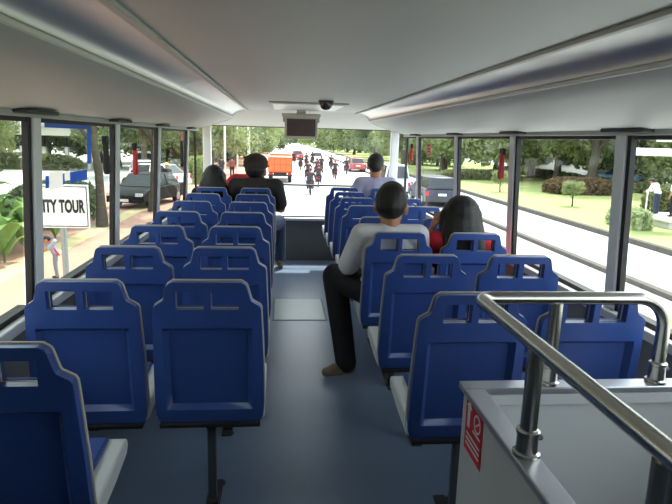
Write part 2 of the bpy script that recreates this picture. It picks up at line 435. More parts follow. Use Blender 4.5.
ORD = ['first', 'second', 'third', 'fourth', 'fifth', 'sixth', 'seventh', 'eighth']
ROWL = [1.468+.6886*i for i in range(8)]
ROWR = [1.985, 2.699, 3.393, 4.075, 4.80, 5.457, 6.053, 6.62]
CW_L, CA_L, CA_R, CW_R = -.764, -.287, .731, 1.212
proto = make_seat(); first = [True]
def put_seat(x, y, label, wall=0):
    if first[0]: o = proto; o.location = (x, y, ZTOP); o['label'] = label; o['group'] = 'blue bus seats'; first[0] = False
    else: o = dup(proto, (x, y, ZTOP), 0, label, 'blue bus seats', ('leg', 'foot', 'bolt') if wall else ())
    if wall:
        m = MB(); d = (XR-x if wall > 0 else x-XL)-.001
        m.bb(wall*.02, wall*d, .10, .14, -.653, -.622); m.bb(wall*(d-.006), wall*d, .05, .25, -.72, -.58); m.build('wall_bracket', M_LEG, o, bevel=.003)
    return o
for i in range(1, 8): put_seat(CA_L, ROWL[i], 'blue plastic seat beside the aisle, %s from the camera, left side' % ORD[i-1])
for i in range(8): put_seat(CW_L, ROWL[i], 'blue plastic seat against the left windows, %s from the camera' % ORD[i], -1)
for i in range(8): put_seat(CA_R, ROWR[i], 'blue plastic seat beside the aisle, %s from the camera, right side' % ORD[i])
for i in range(8): put_seat(CW_R, ROWR[i], 'blue plastic seat against the right windows, %s from the camera' % ORD[i], 1)

# ------------------------------------------------------------------ stair well: panels, steps, rail
PZ = .745
sp = thing('stair_panel', 'pale grey stairwell barrier with aluminium edging at right foreground', 'barrier', (0, 0, FZ))
z0, z1 = 0, PZ-FZ
b = MB(); b.bb(.592, .622, .06, 1.63, z0, z1-.02); b.build('side_panel', M_PANEL, sp)
b = MB(); b.bb(.592, 1.46, 1.632, 1.662, z0, z1-.02); b.build('front_panel', M_PANEL, sp)
def edge_rail(x0, x1, y0, y1, n):
    m = MB(); m.bb(x0, x1, y0, y1, z1-.022, z1); o = m.build(n, M_ALU, sp, bevel=.004); return o
edge_rail(.576, .640, .05, 1.612, 'edge_rail'); edge_rail(.576, 1.465, 1.6125, 1.676, 'edge_rail')
b = MB(); b.bb(.6235, .635, .06, 1.60, z1-.06, z1-.023); b.bb(.6235, 1.46, 1.6145, 1.631, z1-.06, z1-.023); b.build('inner_lip', M_PANEL, sp, bevel=.002)
b = MB(); b.bb(.590, .594, .06, 1.676, z0, .05); b.build('kick_strip', M_WALLDARK, sp)
# sticker on the aisle side of the panel
st = thing('safety_sticker', 'red safety sticker with white pictograms on the stairwell barrier', 'sticker', (.5915, 1.55, FZ))
def yz(m, pts, x0, x1): m.prism(pts, 'x', x0, x1)
o_ = -FZ
b = MB(); yz(b, [(-.075, .545+o_), (.075, .545+o_), (.075, .72+o_), (-.075, .72+o_)], -.0012, 0); b.build('backing', M_STICK, st, smooth=0)
b = MB()
yz(b, [(.035, .625+o_), (.058, .625+o_), (.058, .69+o_), (.07, .69+o_), (.046, .712+o_), (.022, .69+o_), (.035, .69+o_)], -.002, -.0011)
yz(b, [(-.06, .63+o_), (.005, .63+o_), (.005, .637+o_), (-.06, .637+o_)], -.002, -.0011)
for k in range(12):
    a0, a1 = 2*PI*k/12, 2*PI*(k+1)/12
    yz(b, [(-.028+math.cos(a)*r, .67+o_+math.sin(a)*r) for a, r in ((a0, .030), (a1, .030), (a1, .023), (a0, .023))], -.002, -.0011)
yz(b, [(-.045, .685+o_), (-.05, .68+o_), (-.012, .652+o_), (-.008, .657+o_)], -.002, -.0011)
for k in range(3): yz(b, [(-.06, .60-k*.017+o_), (.06, .60-k*.017+o_), (.06, .607-k*.017+o_), (-.06, .607-k*.017+o_)], -.002, -.0011)
b.build('pictogram', M_WHITE, st, smooth=0)
# steps
sr = thing('staircase', 'grey steps going down inside the stairwell', 'stairs', (0, 0, FZ))
for k in range(6):
    b = MB(); b.bb(SX0+.01, SX1-.01, SY0+.05+k*.23, SY0+.05+(k+1)*.23, -.24*(k+1)-.03, -.24*(k+1)); b.build('tread', M_FLOOR, sr)
    b = MB(); b.bb(SX0+.01, SX1-.01, SY0+.05+k*.23-.015, SY0+.05+k*.23-.001, -.24*(k+1), -.24*k-.031); b.build('riser', M_WALL, sr)
# rail
hr = thing('handrail', 'polished steel handrail looping around the stairwell at right foreground', 'rail', (0, 0, 0))
def arc(c, r, a0, a1, u, v, n=7):
    c, u, v = Vector(c), Vector(u), Vector(v)
    return [c+u*r*math.cos(a0+(a1-a0)*k/n)+v*r*math.sin(a0+(a1-a0)*k/n) for k in range(n+1)]
RZ = 1.03; rr = .021
path = [(.61, -.35, RZ), (.61, 1.605, RZ)]
path += arc((.655, 1.605, RZ), .045, PI, PI/2, (1,0,0), (0,1,0), 5)[1:]
path += [(.9, 1.65, RZ), (1.14, 1.65, RZ)]+arc((1.14, 1.65, RZ-.095), .095, PI/2, 0, (1,0,0), (0,0,1), 8)[1:]+[(1.235, 1.65, PZ+.01)]
b = MB(); b.tube(path, rr, 16); b.build('rail_tube', M_CHROME, hr)
for (x, y, zb) in ((.61, 1.235, PZ), (.865, 1.65, PZ), (.61, .765, FZ), (.61, -.3, FZ)):
    b = MB(); b.tube([(x, y, zb+.005), (x, y, RZ-.015)], rr*.98, 16); b.build('post', M_CHROME, hr)
for (x, y, zb) in ((.61, 1.235, PZ), (.865, 1.65, PZ), (1.235, 1.65, PZ)):
    b = MB(); b.lathe([(.034, 0), (.034, .008), (.027, .012), (.026, .055), (.029, .058), (.029, .066), (.023, .070)], (x, y, zb+.001), 18); c = b.build('socket', M_CHROME, hr)
    b = MB(); b.lathe([(.007, 0), (.007, .012), (.004, .015)], (x+.024, y, zb+.045), 8, 'x'); b.build('screw', M_LEG, hr)

# ------------------------------------------------------------------ small things at the windows
def hammer(x, y, z, s, label, blk=False):
    r = thing('emergency_hammer', label, 'hammer', (x, y, z), 0, 'emergency hammers')
    m = MB(); m.bb(-.012, .012, -.03, .03, .055, .10); m.build('holder', M_BLACK, r, bevel=.004)
    m = MB()
    pts = [(.018, .07), (.016, .0), (.022, -.03), (.038, -.06), (.036, -.10), (.0, -.115), (-.022, -.105), (-.026, -.06), (-.014, -.02), (-.016, .07)]
    m.prism(pts, 'x', -.014, .014)
    m.build('handle', M_BLACK if blk else M_RED, r, bevel=.006)
    return r
hammer(wr(1.37)-.045, 3.80, 1.372, 1, 'red emergency hammer by the pillar on the right, behind the red-shirted woman')
hammer(wr(1.37)-.045, 6.60, 1.37, 1, 'red emergency hammer near the front right corner')
hammer(wl(1.33)+.045, 4.02, 1.335, -1, 'red emergency hammer on the left, beside the white van window')
hammer(wl(1.37)+.045, 3.37, 1.38, -1, 'black emergency hammer on the left, beside the blue window film', True)
hammer(wl(1.33)+.045, 5.86, 1.34, -1, 'small dark emergency hammer on the left, by the red sticker', True)
for lab, f, s, y, z in (('small red notice sticker on the right side window near the front', wr, 1, 6.03, 1.415), ('small red notice sticker on the left side window near the front', wl, -1, 6.2, 1.49)):
    r = thing('notice_sticker', lab, 'sticker', (f(z)-s*.002+s*.02, y, z))
    m = MB(); m.bb(-.001, .001, -.075, .075, -.06, .06); m.build('backing', M_STICK, r)
    m = MB()
    for k in range(3): m.bb(-.002*1, .002, -.055, .055, -.035+k*.03, -.028+k*.03)
    m.build('print', M_WHITE, r)
# blue film border on the left window
r = thing('blue_window_film', 'blue film border stuck on the left window above the tour sign', 'window film', (0, 0, 0))
def onwin(y0, y1, z0, z1, nm, mt, par, off=.016):
    m = MB(); slab(m, wl, -1, y0, y1, -off, off+.0015, z0, z1); return m.build(nm, mt, par, smooth=0)
onwin(2.68, 3.30, 1.515, 1.535, 'top_strip', M_FILM, r); onwin(3.24, 3.30, 1.33, 1.515, 'side_strip', M_FILM, r); [onwin(a_, c_, 1.245, 1.30, 'bottom_strip', M_FILM, r) for a_, c_ in ((2.68, 2.717), (2.883, 2.907), (2.978, 3.235))]
o = onwin(2.72, 2.88, 1.235, 1.315, 'paper_label', M_PAPER, None, .0145); tag(o, 'larger white paper label stuck on the blue window film', 'label')
o = onwin(2.91, 2.975, 1.262, 1.308, 'paper_label', M_PAPER, None, .0145); tag(o, 'smaller white paper label stuck on the blue window film', 'label')
# ------------------------------------------------------------------ people
DG = None
def blob(mb, name, mt, voxel, smooth=3):
    """one continuous surface out of overlapping rounded volumes"""
    me = mb.mesh('tmp', mt, 0); o = bpy.data.objects.new('tmp', me); COL.objects.link(o)
    r = o.modifiers.new('r', 'REMESH'); r.mode = 'VOXEL'; r.voxel_size = voxel; r.use_smooth_shade = True
    s = o.modifiers.new('s', 'SMOOTH'); s.factor = .5; s.iterations = smooth
    dg = bpy.context.evaluated_depsgraph_get()
    out = bpy.data.meshes.new_from_object(o.evaluated_get(dg)); out.name = name
    out.materials.clear(); out.materials.append(mt)
    bpy.data.objects.remove(o); bpy.data.meshes.remove(me)
    out.shade_smooth()
    return out
def person(label, loc, rz, J, cloth, group=None, k=1.0, voxel=.011, name='person', hands=True):
    """J: joints in local metres, x right, y forward, z up. cloth: materials and options."""
    P = thing(name, label, 'person', loc, rz, group)
    V = {n: Vector(v)*k for n, v in J.items()}
    r = lambda x: x*k
    skin = cloth['skin']
    hd, nk, ch, pv = V['head'], V['neck'], V['chest'], V['pelvis']
    hq = Quaternion((0, 0, 1), cloth.get('turn', 0)) @ Quaternion((1, 0, 0), -cloth.get('nod', 0))
    kb = k; kh = k*cloth.get('hs', 1.12); H = lambda x, y, z: hd+hq @ (Vector((x, y, z))*kh)
    hm = hq.to_matrix()
    b = MB()
    rh = lambda x: x*kh
    # head: cranium, jaw, nose, ears, neck
    b.ell(H(0, -.008, .022), (rh(.076), rh(.094), rh(.092)), rot=hm); b.ell(H(0, .022, -.045), (rh(.058), rh(.070), rh(.068)), rot=hm)
    b.ell(H(0, .045, -.088), (rh(.036), rh(.035), rh(.028)), rot=hm)
    b.cap(H(0, .088, .012), rh(.010), H(0, .104, -.026), rh(.015)); 
    for s in (-1, 1): b.ell(H(s*.078, -.006, -.012), (rh(.012), rh(.022), rh(.034)), rot=hm)
    b.cap(H(0, -.015, -.06), rh(.056), nk, r(.062))
    # torso
    sh = [V['shl'], V['shr']]
    b.ell(ch, (r(.165), r(.105), r(.17))); b.ell((ch+pv)/2, (r(.15), r(.10), r(.18))); b.ell(pv, (r(.17), r(.12), r(.13)))
    b.cap(sh[0], r(.062), sh[1], r(.062)); b.cap(nk, r(.06), ch, r(.10))
    arms = (('shl', 'ell', 'wrl', -1), ('shr', 'elr', 'wrr', 1))
    for a, e, w, s in arms:
        b.cap(V[a], r(.056), V[e], r(.042)); b.cap(V[e], r(.043), V[w], r(.029))
        # hand: palm, four fingers of different length with a bend, thumb from the side of the palm
        d = (V[w]-V[e]).normalized(); side = d.cross(Vector((0, 0, 1)))
        side = side.normalized() if side.length > .1 else Vector((0, 1, 0))
        nrm = side.cross(d).normalized()
        palm = V[w]+d*r(.055)
        b.ell(palm, (r(.040), r(.050), r(.018)), rot=Matrix((side, d, nrm)).transposed())
        if hands:
            for q, ln in enumerate((.030, .036, .033, .024)):
                p0 = palm+side*r(-.030+.020*q)+d*r(.035); p1 = p0+d*r(ln)-nrm*r(.006); p2 = p1+d*r(ln*.6)-nrm*r(.022)
                b.cap(p0, r(.0098), p1, r(.009), 8); b.cap(p1, r(.009), p2, r(.0075), 8)
            t0 = palm-side*s*r(.030)-d*r(.015); t1 = t0-side*s*r(.026)+d*r(.028); t2 = t1+d*r(.028)
            b.cap(t0, r(.013), t1, r(.011), 8); b.cap(t1, r(.011), t2, r(.008), 8)
    legs = (('hil', 'knl', 'anl'), ('hir', 'knr', 'anr'))
    for h, kn, an in legs:
        b.cap(V[h], r(.082), V[kn], r(.056)); b.cap(V[kn], r(.055), V[an], r(.036))
        b.cap(V[kn]+(V[an]-V[kn])*.3+Vector((0, -r(.012), 0)), r(.05), V[an], r(.036))
        t = V.get('to'+an[-1]); b.cap(V[an]-Vector((0, 0, r(.03))), r(.035), t, r(.030))
    link('body', blob(b, 'body', skin, voxel), P)
    # face
    e = MB()
    for s in (-1, 1): e.ell(H(s*.031, .082, .012), (rh(.013), rh(.008), rh(.008)), 10, 6, rot=hm)
    e.build('eyes', cloth.get('eye', M_BLKPRINT), P)
    e = MB(); e.ell(H(0, .091, -.055), (rh(.024), rh(.008), rh(.006)), 10, 6, rot=hm); e.build('mouth', M_LIP, P)
    # shirt
    g = .014; b = MB()
    b.ell(ch, (r(.165+g), r(.105+g), r(.17+g))); b.ell((ch+pv)/2, (r(.155+g), r(.108+g), r(.18+g))); b.ell(pv+Vector((0, 0, r(.02))), (r(.172+g), r(.125+g), r(.11+g)))
    b.cap(sh[0], r(.062+g), sh[1], r(.062+g)); b.cap(nk-Vector((0, 0, r(.06))), r(.055+g), ch, r(.10+g))
    for a, e_, w, s in arms:
        tt = cloth.get('sleeve', .75)
        if tt <= 1: b.cap(V[a], r(.060+g), V[a]+(V[e_]-V[a])*tt, r(.058+g))
        else:
            b.cap(V[a], r(.060+g), V[e_], r(.046+g)); b.cap(V[e_], r(.047+g), V[e_]+(V[w]-V[e_])*(tt-1), r(.036+g))
    link('shirt', blob(b, 'shirt', cloth['shirt'], voxel), P)
    # trousers
    b = MB(); b.ell(pv, (r(.17+.010), r(.12+.010), r(.12)))
    for h, kn, an in legs:
        q = cloth.get('lw', 1); b.cap(V[h], r(.094)*q, V[kn], r(.072)*q); b.cap(V[kn], r(.072)*q, V[kn]+(V[an]-V[kn])*1.0, r(.058)*q)
    link('trousers', blob(b, 'trousers', cloth['legs'], voxel), P)
    for an in 'lr':
        b = MB(); a, t = V['an'+an], V['to'+an]
        d = t-a; d.z = 0; d.normalize(); 
        b.cap(a-Vector((0, 0, r(.035)))-d*r(.03), r(.043), a-Vector((0, 0, r(.045)))+d*r(.08), r(.042)); b.cap(a-Vector((0, 0, r(.045)))+d*r(.05), r(.043), t, r(.034))
        link('shoe', blob(b, 'shoe', cloth['shoe'], voxel), P)
    # hair
    hs = cloth.get('hair', 'short'); b = MB()
    if hs in ('short', 'cap'):
        for dx, dy, dz, s_ in ((0, -.022, .034, 1), (0, -.036, .016, .92), (0, .012, .052, .88)):
            b.ell(H(dx, dy, dz), (rh(.085*s_), rh(.095*s_), rh(.090*s_)), rot=hm)
        b.ell(H(0, -.052, -.014), (rh(.066), rh(.045), rh(.045)), rot=hm)
    else:
        b.ell(H(0, -.02, .035), (rh(.095), rh(.105), rh(.098)), rot=hm)
        L = cloth.get('hlen', .3)
        for i in range(15):
            t = i/14; b.ell(H(0, -.055-.025*math.sin(t*PI), .02-L*t), (rh(.096+.034*math.sin(t*2.0)), rh(.066), rh(.06)), rot=hm)
        for s in (-1, 1):
            for i in range(12): b.ell(H(s*.078, -.015, .02-L*.62*i/11), (rh(.030), rh(.05), rh(.05)), rot=hm)
    link('hair', blob(b, 'hair', cloth['hairm'], voxel, 2), P)
    if hs == 'cap':
        b = MB()
        b.ell(H(0, -.012, .062), (rh(.098), rh(.110), rh(.075)), rot=hm); b.ell(H(0, -.012, .035), (rh(.100), rh(.112), rh(.035)), rot=hm)
        b.ell(H(0, .105, .030), (rh(.075), rh(.075), rh(.012)), rot=hm)
        link('cap', blob(b, 'cap', cloth['capm'], voxel), P)
    if hs == 'hat' or cloth.get('hat'):
        b = MB(); b.ell(H(0, -.005, .085), (rh(.105), rh(.115), rh(.06)), rot=hm); b.ell(H(0, 0, .06), (rh(.17), rh(.18), rh(.014)), rot=hm)
        link('hat', blob(b, 'hat', cloth['hat'], voxel), P)
    return P
M_SKIN = mat('skin_brown', (172, 122, 92), .55, noise=.06, scale=30); M_SKIN2 = mat('skin_tan', (190, 140, 110), .55, noise=.06, scale=30)
M_LIP = mat('lips', (140, 78, 70), .5)
M_HAIR = mat('black_hair', (22, 20, 20), .55, noise=.4, scale=60, bump=.3, bscale=120)
M_GREYTEE = mat('grey_tshirt', (218, 218, 220), .85, noise=.06, scale=25, bump=.25, bscale=14)
M_BLKCLOTH = mat('black_cloth', (24, 24, 28), .85, noise=.2, scale=25, bump=.2, bscale=14)
M_REDSHIRT = mat('red_shirt', (206, 28, 48), .8, noise=.1, scale=20, bump=.2, bscale=14)
M_LAV = mat('lavender_shirt', (168, 166, 196), .85, noise=.06, scale=20, bump=.2, bscale=14)
M_OLIVE = mat('dark_olive_shirt', (46, 44, 42), .85, noise=.1, scale=20)
M_CAPM = mat('dark_cap', (58, 46, 42), .8, noise=.1, scale=20)
M_JEANS = mat('blue_jeans', (70, 84, 110), .85, noise=.15, scale=40)
M_SHOE = mat('tan_shoe', (142, 122, 96), .6, noise=.15, scale=15)
M_SHOEB = mat('black_shoe', (30, 28, 28), .5)
M_WSHIRT = mat('white_shirt', (225, 228, 232), .8, noise=.04, scale=20)
M_NAVY = mat('navy_trousers', (48, 56, 84), .85)
def seated(**kw):
    J = dict(pelvis=(0, 0, .10), chest=(0, -.02, .40), neck=(0, -.01, .56), head=(0, .02, .69),
             shl=(-.165, -.02, .50), shr=(.165, -.02, .50), ell=(-.215, .02, .25), elr=(.215, .02, .25), wrl=(-.14, .24, .20), wrr=(.14, .24, .20),
             hil=(-.09, .02, .08), hir=(.09, .02, .08), knl=(-.11, .42, .10), knr=(.11, .42, .10), anl=(-.10, .44, -.34), anr=(.10, .44, -.34), tol=(-.11, .58, -.40), tor=(.11, .58, -.40))
    J.update(kw); return J
def standing(**kw):
    J = dict(pelvis=(0, 0, .95), chest=(0, .0, 1.25), neck=(0, .0, 1.44), head=(0, .02, 1.58),
             shl=(-.17, 0, 1.37), shr=(.17, 0, 1.37), ell=(-.23, -.03, 1.10), elr=(.23, -.03, 1.10), wrl=(-.22, .06, .87), wrr=(.22, .06, .87),
             hil=(-.09, 0, .90), hir=(.09, 0, .90), knl=(-.10, .02, .50), knr=(.10, .02, .50), anl=(-.10, -.02, .09), anr=(.10, -.02, .09), tol=(-.11, .13, .035), tor=(.11, .13, .035))
    J.update(kw); return J
# seat top z = .45 ; floor -.10
# man in the grey t-shirt
person('man in a grey t-shirt and black trousers with one leg in the aisle', (.70, 3.60, .46), 0,
       seated(head=(.008, .03, .622), neck=(.0, -.01, .50), chest=(-.02, -.02, .34), shl=(-.185, -.02, .44), shr=(.185, -.02, .44),
              ell=(-.27, .03, .20), wrl=(-.25, .26, .16), elr=(.24, .06, .20), wrr=(.12, .28, .18),
              hil=(-.10, .03, .06), knl=(-.32, .30, .09), anl=(-.25, .06, -.465), tol=(-.385, .04, -.525), knr=(.08, .40, .09), anr=(.08, .36, -.45), tor=(.08, .50, -.525)),
       dict(skin=M_SKIN, shirt=M_GREYTEE, legs=M_BLKCLOTH, shoe=M_SHOE, hair='short', hairm=M_HAIR, turn=-.25, sleeve=.85, hs=1.26, lw=1.25), k=1.0, voxel=.009)
person('woman with long black hair in a red shirt by the right windows', (1.185, 3.62, .435), 0,
       seated(head=(.0, .05, .555), neck=(.0, .0, .46), chest=(0, -.01, .30), shl=(-.175, -.01, .415), shr=(.175, -.01, .415), wrl=(-.165, .13, .47), ell=(-.235, .12, .22), elr=(.24, .04, .18)),
       dict(skin=M_SKIN2, shirt=M_REDSHIRT, legs=M_JEANS, shoe=M_SHOEB, hair='long', hlen=.30, hairm=M_HAIR, sleeve=.8, hs=1.32), k=1.0, voxel=.010)
person('man in a lavender shirt seated at the front right of the bus', (1.12, 6.80, .44), 0,
       seated(anl=(-.10, .30, -.45), anr=(.10, .30, -.45), tol=(-.11, .42, -.525), tor=(.11, .42, -.525), knl=(-.11, .40, .1), knr=(.11, .40, .1), wrl=(-.34, .1, .22), ell=(-.30, -.02, .26)),
       dict(skin=M_SKIN, shirt=M_LAV, legs=M_BLKCLOTH, shoe=M_SHOEB, hair='short', hairm=M_HAIR, turn=-.3), k=1.1, voxel=.012)
person('man in a dark cap and dark shirt seated at the front left', (-.29, 6.50, .44), 0,
       seated(head=(.0, .02, .585), neck=(0, -.01, .50), chest=(0, -.02, .36), shl=(-.19, -.02, .44), shr=(.19, -.02, .44), ell=(-.24, .02, .22), elr=(.24, .02, .22), hir=(.10, .03, .05), knr=(.22, .38, .04), anr=(.235, .38, -.36), tor=(.24, .46, -.43), knl=(-.1, .38, .08), anl=(-.1, .3, -.36), tol=(-.1, .42, -.43)),
       dict(skin=M_SKIN, shirt=M_OLIVE, legs=M_JEANS, shoe=M_SHOE, hair='cap', hairm=M_HAIR, capm=M_CAPM, turn=-.35, hs=1.2), k=1.18, voxel=.012)
person('woman with dark bobbed hair seated at the front left window', (-.76, 6.52, .40), 0,
       seated(head=(.0, .02, .54), neck=(0, -.01, .44), chest=(0, -.02, .30), shl=(-.15, -.02, .40), shr=(.15, -.02, .40), anl=(-.10, .36, -.34), anr=(.10, .36, -.34), tol=(-.11, .46, -.41), tor=(.11, .46, -.41), knl=(-.1, .38, .08), knr=(.1, .38, .08)),
       dict(skin=M_SKIN2, shirt=M_BLKCLOTH, legs=M_JEANS, shoe=M_SHOEB, hair='long', hlen=.14, hairm=M_HAIR), k=1.14, voxel=.012)
# red bag on the ledge in front of them
r = thing('shoulder_bag', 'red bag between the two passengers at the front left', 'bag', (-.52, 6.85, .80))
b = MB(); b.ell((0, 0, .14), (.15, .09, .13)); b.ell((0, 0, .06), (.16, .10, .07)); b.ell((.06, 0, .19), (.09, .08, .08)); link('pouch', blob(b, 'pouch', M_REDSHIRT, .012), r)
b = MB(); b.tube([(-.1, .02, .12), (-.12, .08, .2), (-.02, .09, .23), (.1, .08, .2), (.1, .02, .12)], .008, 8); b.build('strap', M_REDSHIRT, r)
# ------------------------------------------------------------------ street
M_ROAD = mat('road_concrete', (176, 176, 172), .85, noise=.10, scale=.6, bump=.1, bscale=30)
M_KERB = mat('kerb_stone', (150, 148, 140), .85, noise=.15, scale=4)
M_KERBD = mat('kerb_dark', (84, 80, 74), .85, noise=.2, scale=4)
M_PAVE = mat('pink_paving', (192, 150, 132), .85, noise=.16, scale=1.5)
M_TACT = mat('yellow_paving', (212, 196, 150), .85, noise=.1, scale=3)
M_GRASS = mat('lawn', (146, 158, 96), .95, noise=.35, scale=.8, bump=.6, bscale=20)
M_BARK = mat('bark', (104, 92, 80), .95, noise=.3, scale=5, bump=.8, bscale=10)
M_BARKD = mat('dark_bark', (76, 70, 62), .95, noise=.3, scale=5, bump=.8, bscale=10)
M_LEAF1 = mat('leaf_mid', (134, 146, 100), .6, noise=.35, scale=.7, trans=.4); M_LEAF2 = mat('leaf_dark', (110, 124, 90), .6, noise=.35, scale=.7, trans=.35); M_LEAF3 = mat('leaf_light', (146, 160, 96), .6, noise=.3, scale=.7, trans=.45)
M_HEDGE = mat('hedge_leaf', (112, 118, 80), .7, noise=.4, scale=1.2, trans=.3); M_HEDGER = mat('reddish_hedge_leaf', (110, 92, 66), .7, noise=.35, scale=1.2, trans=.3)
M_BIGLEAF = mat('broad_leaf', (122, 152, 88), .45, noise=.25, scale=3, trans=.35); M_PALELEAF = mat('pale_leaf', (158, 172, 128), .6, noise=.2, scale=5, trans=.3)
M_CONC = mat('pale_concrete', (188, 186, 180), .85, noise=.08, scale=2)
M_WALLW = mat('white_render', (226, 224, 218), .8, noise=.04, scale=1); M_WIND = mat('building_window', (70, 84, 96), .2)
M_ROOFB = mat('brown_roof', (110, 92, 80), .8)
M_STEEL = mat('galvanised_post', (160, 164, 166), .4, .5)

def ground(name, x0, x1, y0, y1, z, mt, label, th=.15):
    m = MB(); m.bb(x0, x1, y0, y1, z-th, z); return struct(m.build(name, mt, smooth=0), label)
ground('road', -2.6, 12.6, -40, 320, G, M_ROAD, 'bright concrete road beside and ahead of the bus')
ground('sidewalk', -11, -2.8, -40, 44, G+.14, M_PAVE, 'pink paved footway left of the bus', .3)
ground('side_road', -60, -11.2, -40, 320, G, M_ROAD, 'bright driveway beyond the left footway')
ground('left_verge', -11, -2.8, 44.2, 320, G+.12, M_PAVE, 'pink paved footway along the left of the road ahead', .3)
ground('lawn', 12.8, 34, -40, 320, G+.14, M_GRASS, 'sunlit lawn between the road and the far street at right', .3)
ground('far_street', 34.2, 120, -40, 320, G, M_ROAD, 'pale street beyond the lawn at right')
m = MB(); m.bb(-6.62, -6.0, -20, 43.9, G+.135, G+.146); struct(m.build('tactile_strip', M_TACT, smooth=0), 'pale yellow strip across the pink footway')
# kerbs with separate stones near by
def kerb(name, x0, x1, y0, y1, z1, mt, label, n0, n1, ln):
    root = thing(name, label, None, kind='structure')
    m = MB(); m.bb(x0, x1, 0.01, ln-.01, G-.02, z1); me = m.mesh('kerb_stone', mt, 0)
    y = n0
    while y < n1:
        o = link('kerb_stone', me, root); o.location = (0, y, 0); y += ln
    for a, c in ((y0, n0), (y, y1)):
        if c > a:
            m = MB(); m.bb(x0, x1, a, c, G-.02, z1); q = m.build('kerb_run', mt, root); 
    return root
kerb('kerb_right', 12.55, 12.82, -40, 320, G+.18, M_KERBD, 'dark kerb edging the lawn at right', 8, 44, 1.2)
kerb('kerb_left', -2.82, -2.56, -40, 320, G+.18, M_KERB, 'pale kerb edging the left footway', 8, 44, 1.2)
kerb('kerb_divider', 8.85, 9.08, 2, 200, G+.12, M_KERBD, 'low dark kerb dividing the lanes at right', 8, 44, 1.2)

# leaves: crowns made of many small leaf blades
def leaf_mesh(name, n, shape, size, mt, seed):
    R = random.Random(seed); m = MB()
    for i in range(n):
        c = shape(R); s = size*(.6+.8*R.random())
        a = Vector((R.gauss(0, 1), R.gauss(0, 1), R.gauss(0, 1))).normalized(); u = a.orthogonal().normalized(); w = a.cross(u)
        q = R.random()*6.28; u2 = u*math.cos(q)+w*math.sin(q); w2 = a.cross(u2)
        m.add([c-u2*s, c+w2*s*.45, c+u2*s, c-w2*s*.45], [(0, 1, 2, 3)])
    me = bpy.data.meshes.new(name); me.from_pydata(m.v, [], m.f); me.materials.append(mt)
    return me
def crown_shape(rad, hgt, clumps, seed):
    R0 = random.Random(seed); cl = []
    for i in range(clumps):
        a = R0.random()*6.28; rr_ = math.sqrt(R0.random())*.8
        cl.append((Vector((math.cos(a)*rr_*rad, math.sin(a)*rr_*rad, (R0.random()-.35)*hgt*.75)), rad*(.22+.22*R0.random())))
    def f(R):
        c, s = cl[R.randrange(len(cl))]
        v = Vector((R.gauss(0, 1), R.gauss(0, 1), R.gauss(0, .75))).normalized()*s*(R.random()**.35)
        return c+v
    return f
CROWNS = [leaf_mesh('foliage', 7000, crown_shape(3.0, 4.6, 34, 11+i), .17, mt_, 30+i) for i, mt_ in enumerate((M_LEAF1, M_LEAF2, M_LEAF3, M_LEAF1))]
def trunk_mesh(h, r, seed, mt):
    R = random.Random(seed); m = MB()
    p = []; x = y = 0
    for k in range(7):
        t = k/6; p.append((x, y, h*t)); x += R.gauss(0, .07)*h*.15; y += R.gauss(0, .07)*h*.15
    m.tube(p, [r*(1.35 if k == 0 else 1-.5*k/6) for k in range(7)], 9)
    for k in range(6):
        b0 = Vector(p[3+k % 4]); a = R.random()*6.28; d = Vector((math.cos(a), math.sin(a), .7+.6*R.random()))
        L = h*(.35+.2*R.random()); m.tube([b0, b0+d*L*.5, b0+d*L+Vector((0, 0, L*.15))], [r*.42, r*.28, r*.1], 6)
    return m.mesh('trunk', mt, 40)
TR = {}
def tree(x, y, h, r, cr, ci, label, group, mt=None, ch=None, cz=None, z=G+.1):
    root = thing('tree', label, 'tree', (x, y, z), random.random()*6.28, group)
    key = (h, r, ci % 2)
    if key not in TR: TR[key] = trunk_mesh(h, r, len(TR)+5, mt or (M_BARK if ci % 2 else M_BARKD))
    link('trunk', TR[key], root)
    o = link('foliage', CROWNS[ci], root); o.location = (0, 0, cz if cz else h*.80); o.scale = (cr/3, cr/3, (ch or cr)/3); o['kind'] = 'stuff'
    return root
# right lawn: trees picked out in the photograph
tree(23.8, 42.3, 6.0, .42, 5.2, 1, 'tree with a thick dark trunk on the right lawn', None, M_BARKD, cz=6.8)
tree(24.4, 49.3, 5.4, .28, 4.2, 0, 'slim straight tree just left of the thick trunk on the lawn', None)
tree(25.1, 56.0, 5.4, .30, 4.4, 1, 'leaning tree behind the hedge on the right lawn', None)
tree(20.5, 52.0, 5.0, .26, 4.4, 3, 'tree beside the hammer window on the right lawn', None)
tree(15.9, 29.8, .8, .05, .62, 0, 'small round-headed young tree on the sunlit lawn at right', None, ch=.5, cz=.95)
tree(15.0, 38.1, .8, .05, .6, 0, 'young sapling near the kerb on the right lawn', None, ch=.55, cz=1.0)
gl = 'leafy tree in the row lining the right lawn ahead'
for x, y, ci, cr in ((16.5, 58, 0, 4.2), (19, 66, 1, 4.6), (15.8, 74, 3, 4.4), (18, 84, 0, 4.8), (15.5, 96, 1, 4.8), (18, 110, 3, 5.2), (16, 128, 0, 5.4), (17, 150, 1, 6), (16, 180, 3, 7), (26, 68, 0, 5), (29, 58, 3, 5)):
    tree(x, y, 5.2, .3, cr, ci, gl, 'trees along the right lawn')
gl = 'background tree beyond the right lawn'
for x, y, ci, cr in ((31, 46, 3, 4.6), (33, 40, 0, 4.6), (32, 30, 0, 4.2), (34, 52, 1, 5), (36, 62, 0, 5), (24, 20, 1, 4.5)):
    tree(x, y, 5.4, .3, cr, ci, gl, 'trees beyond the right lawn', cz=6.0)
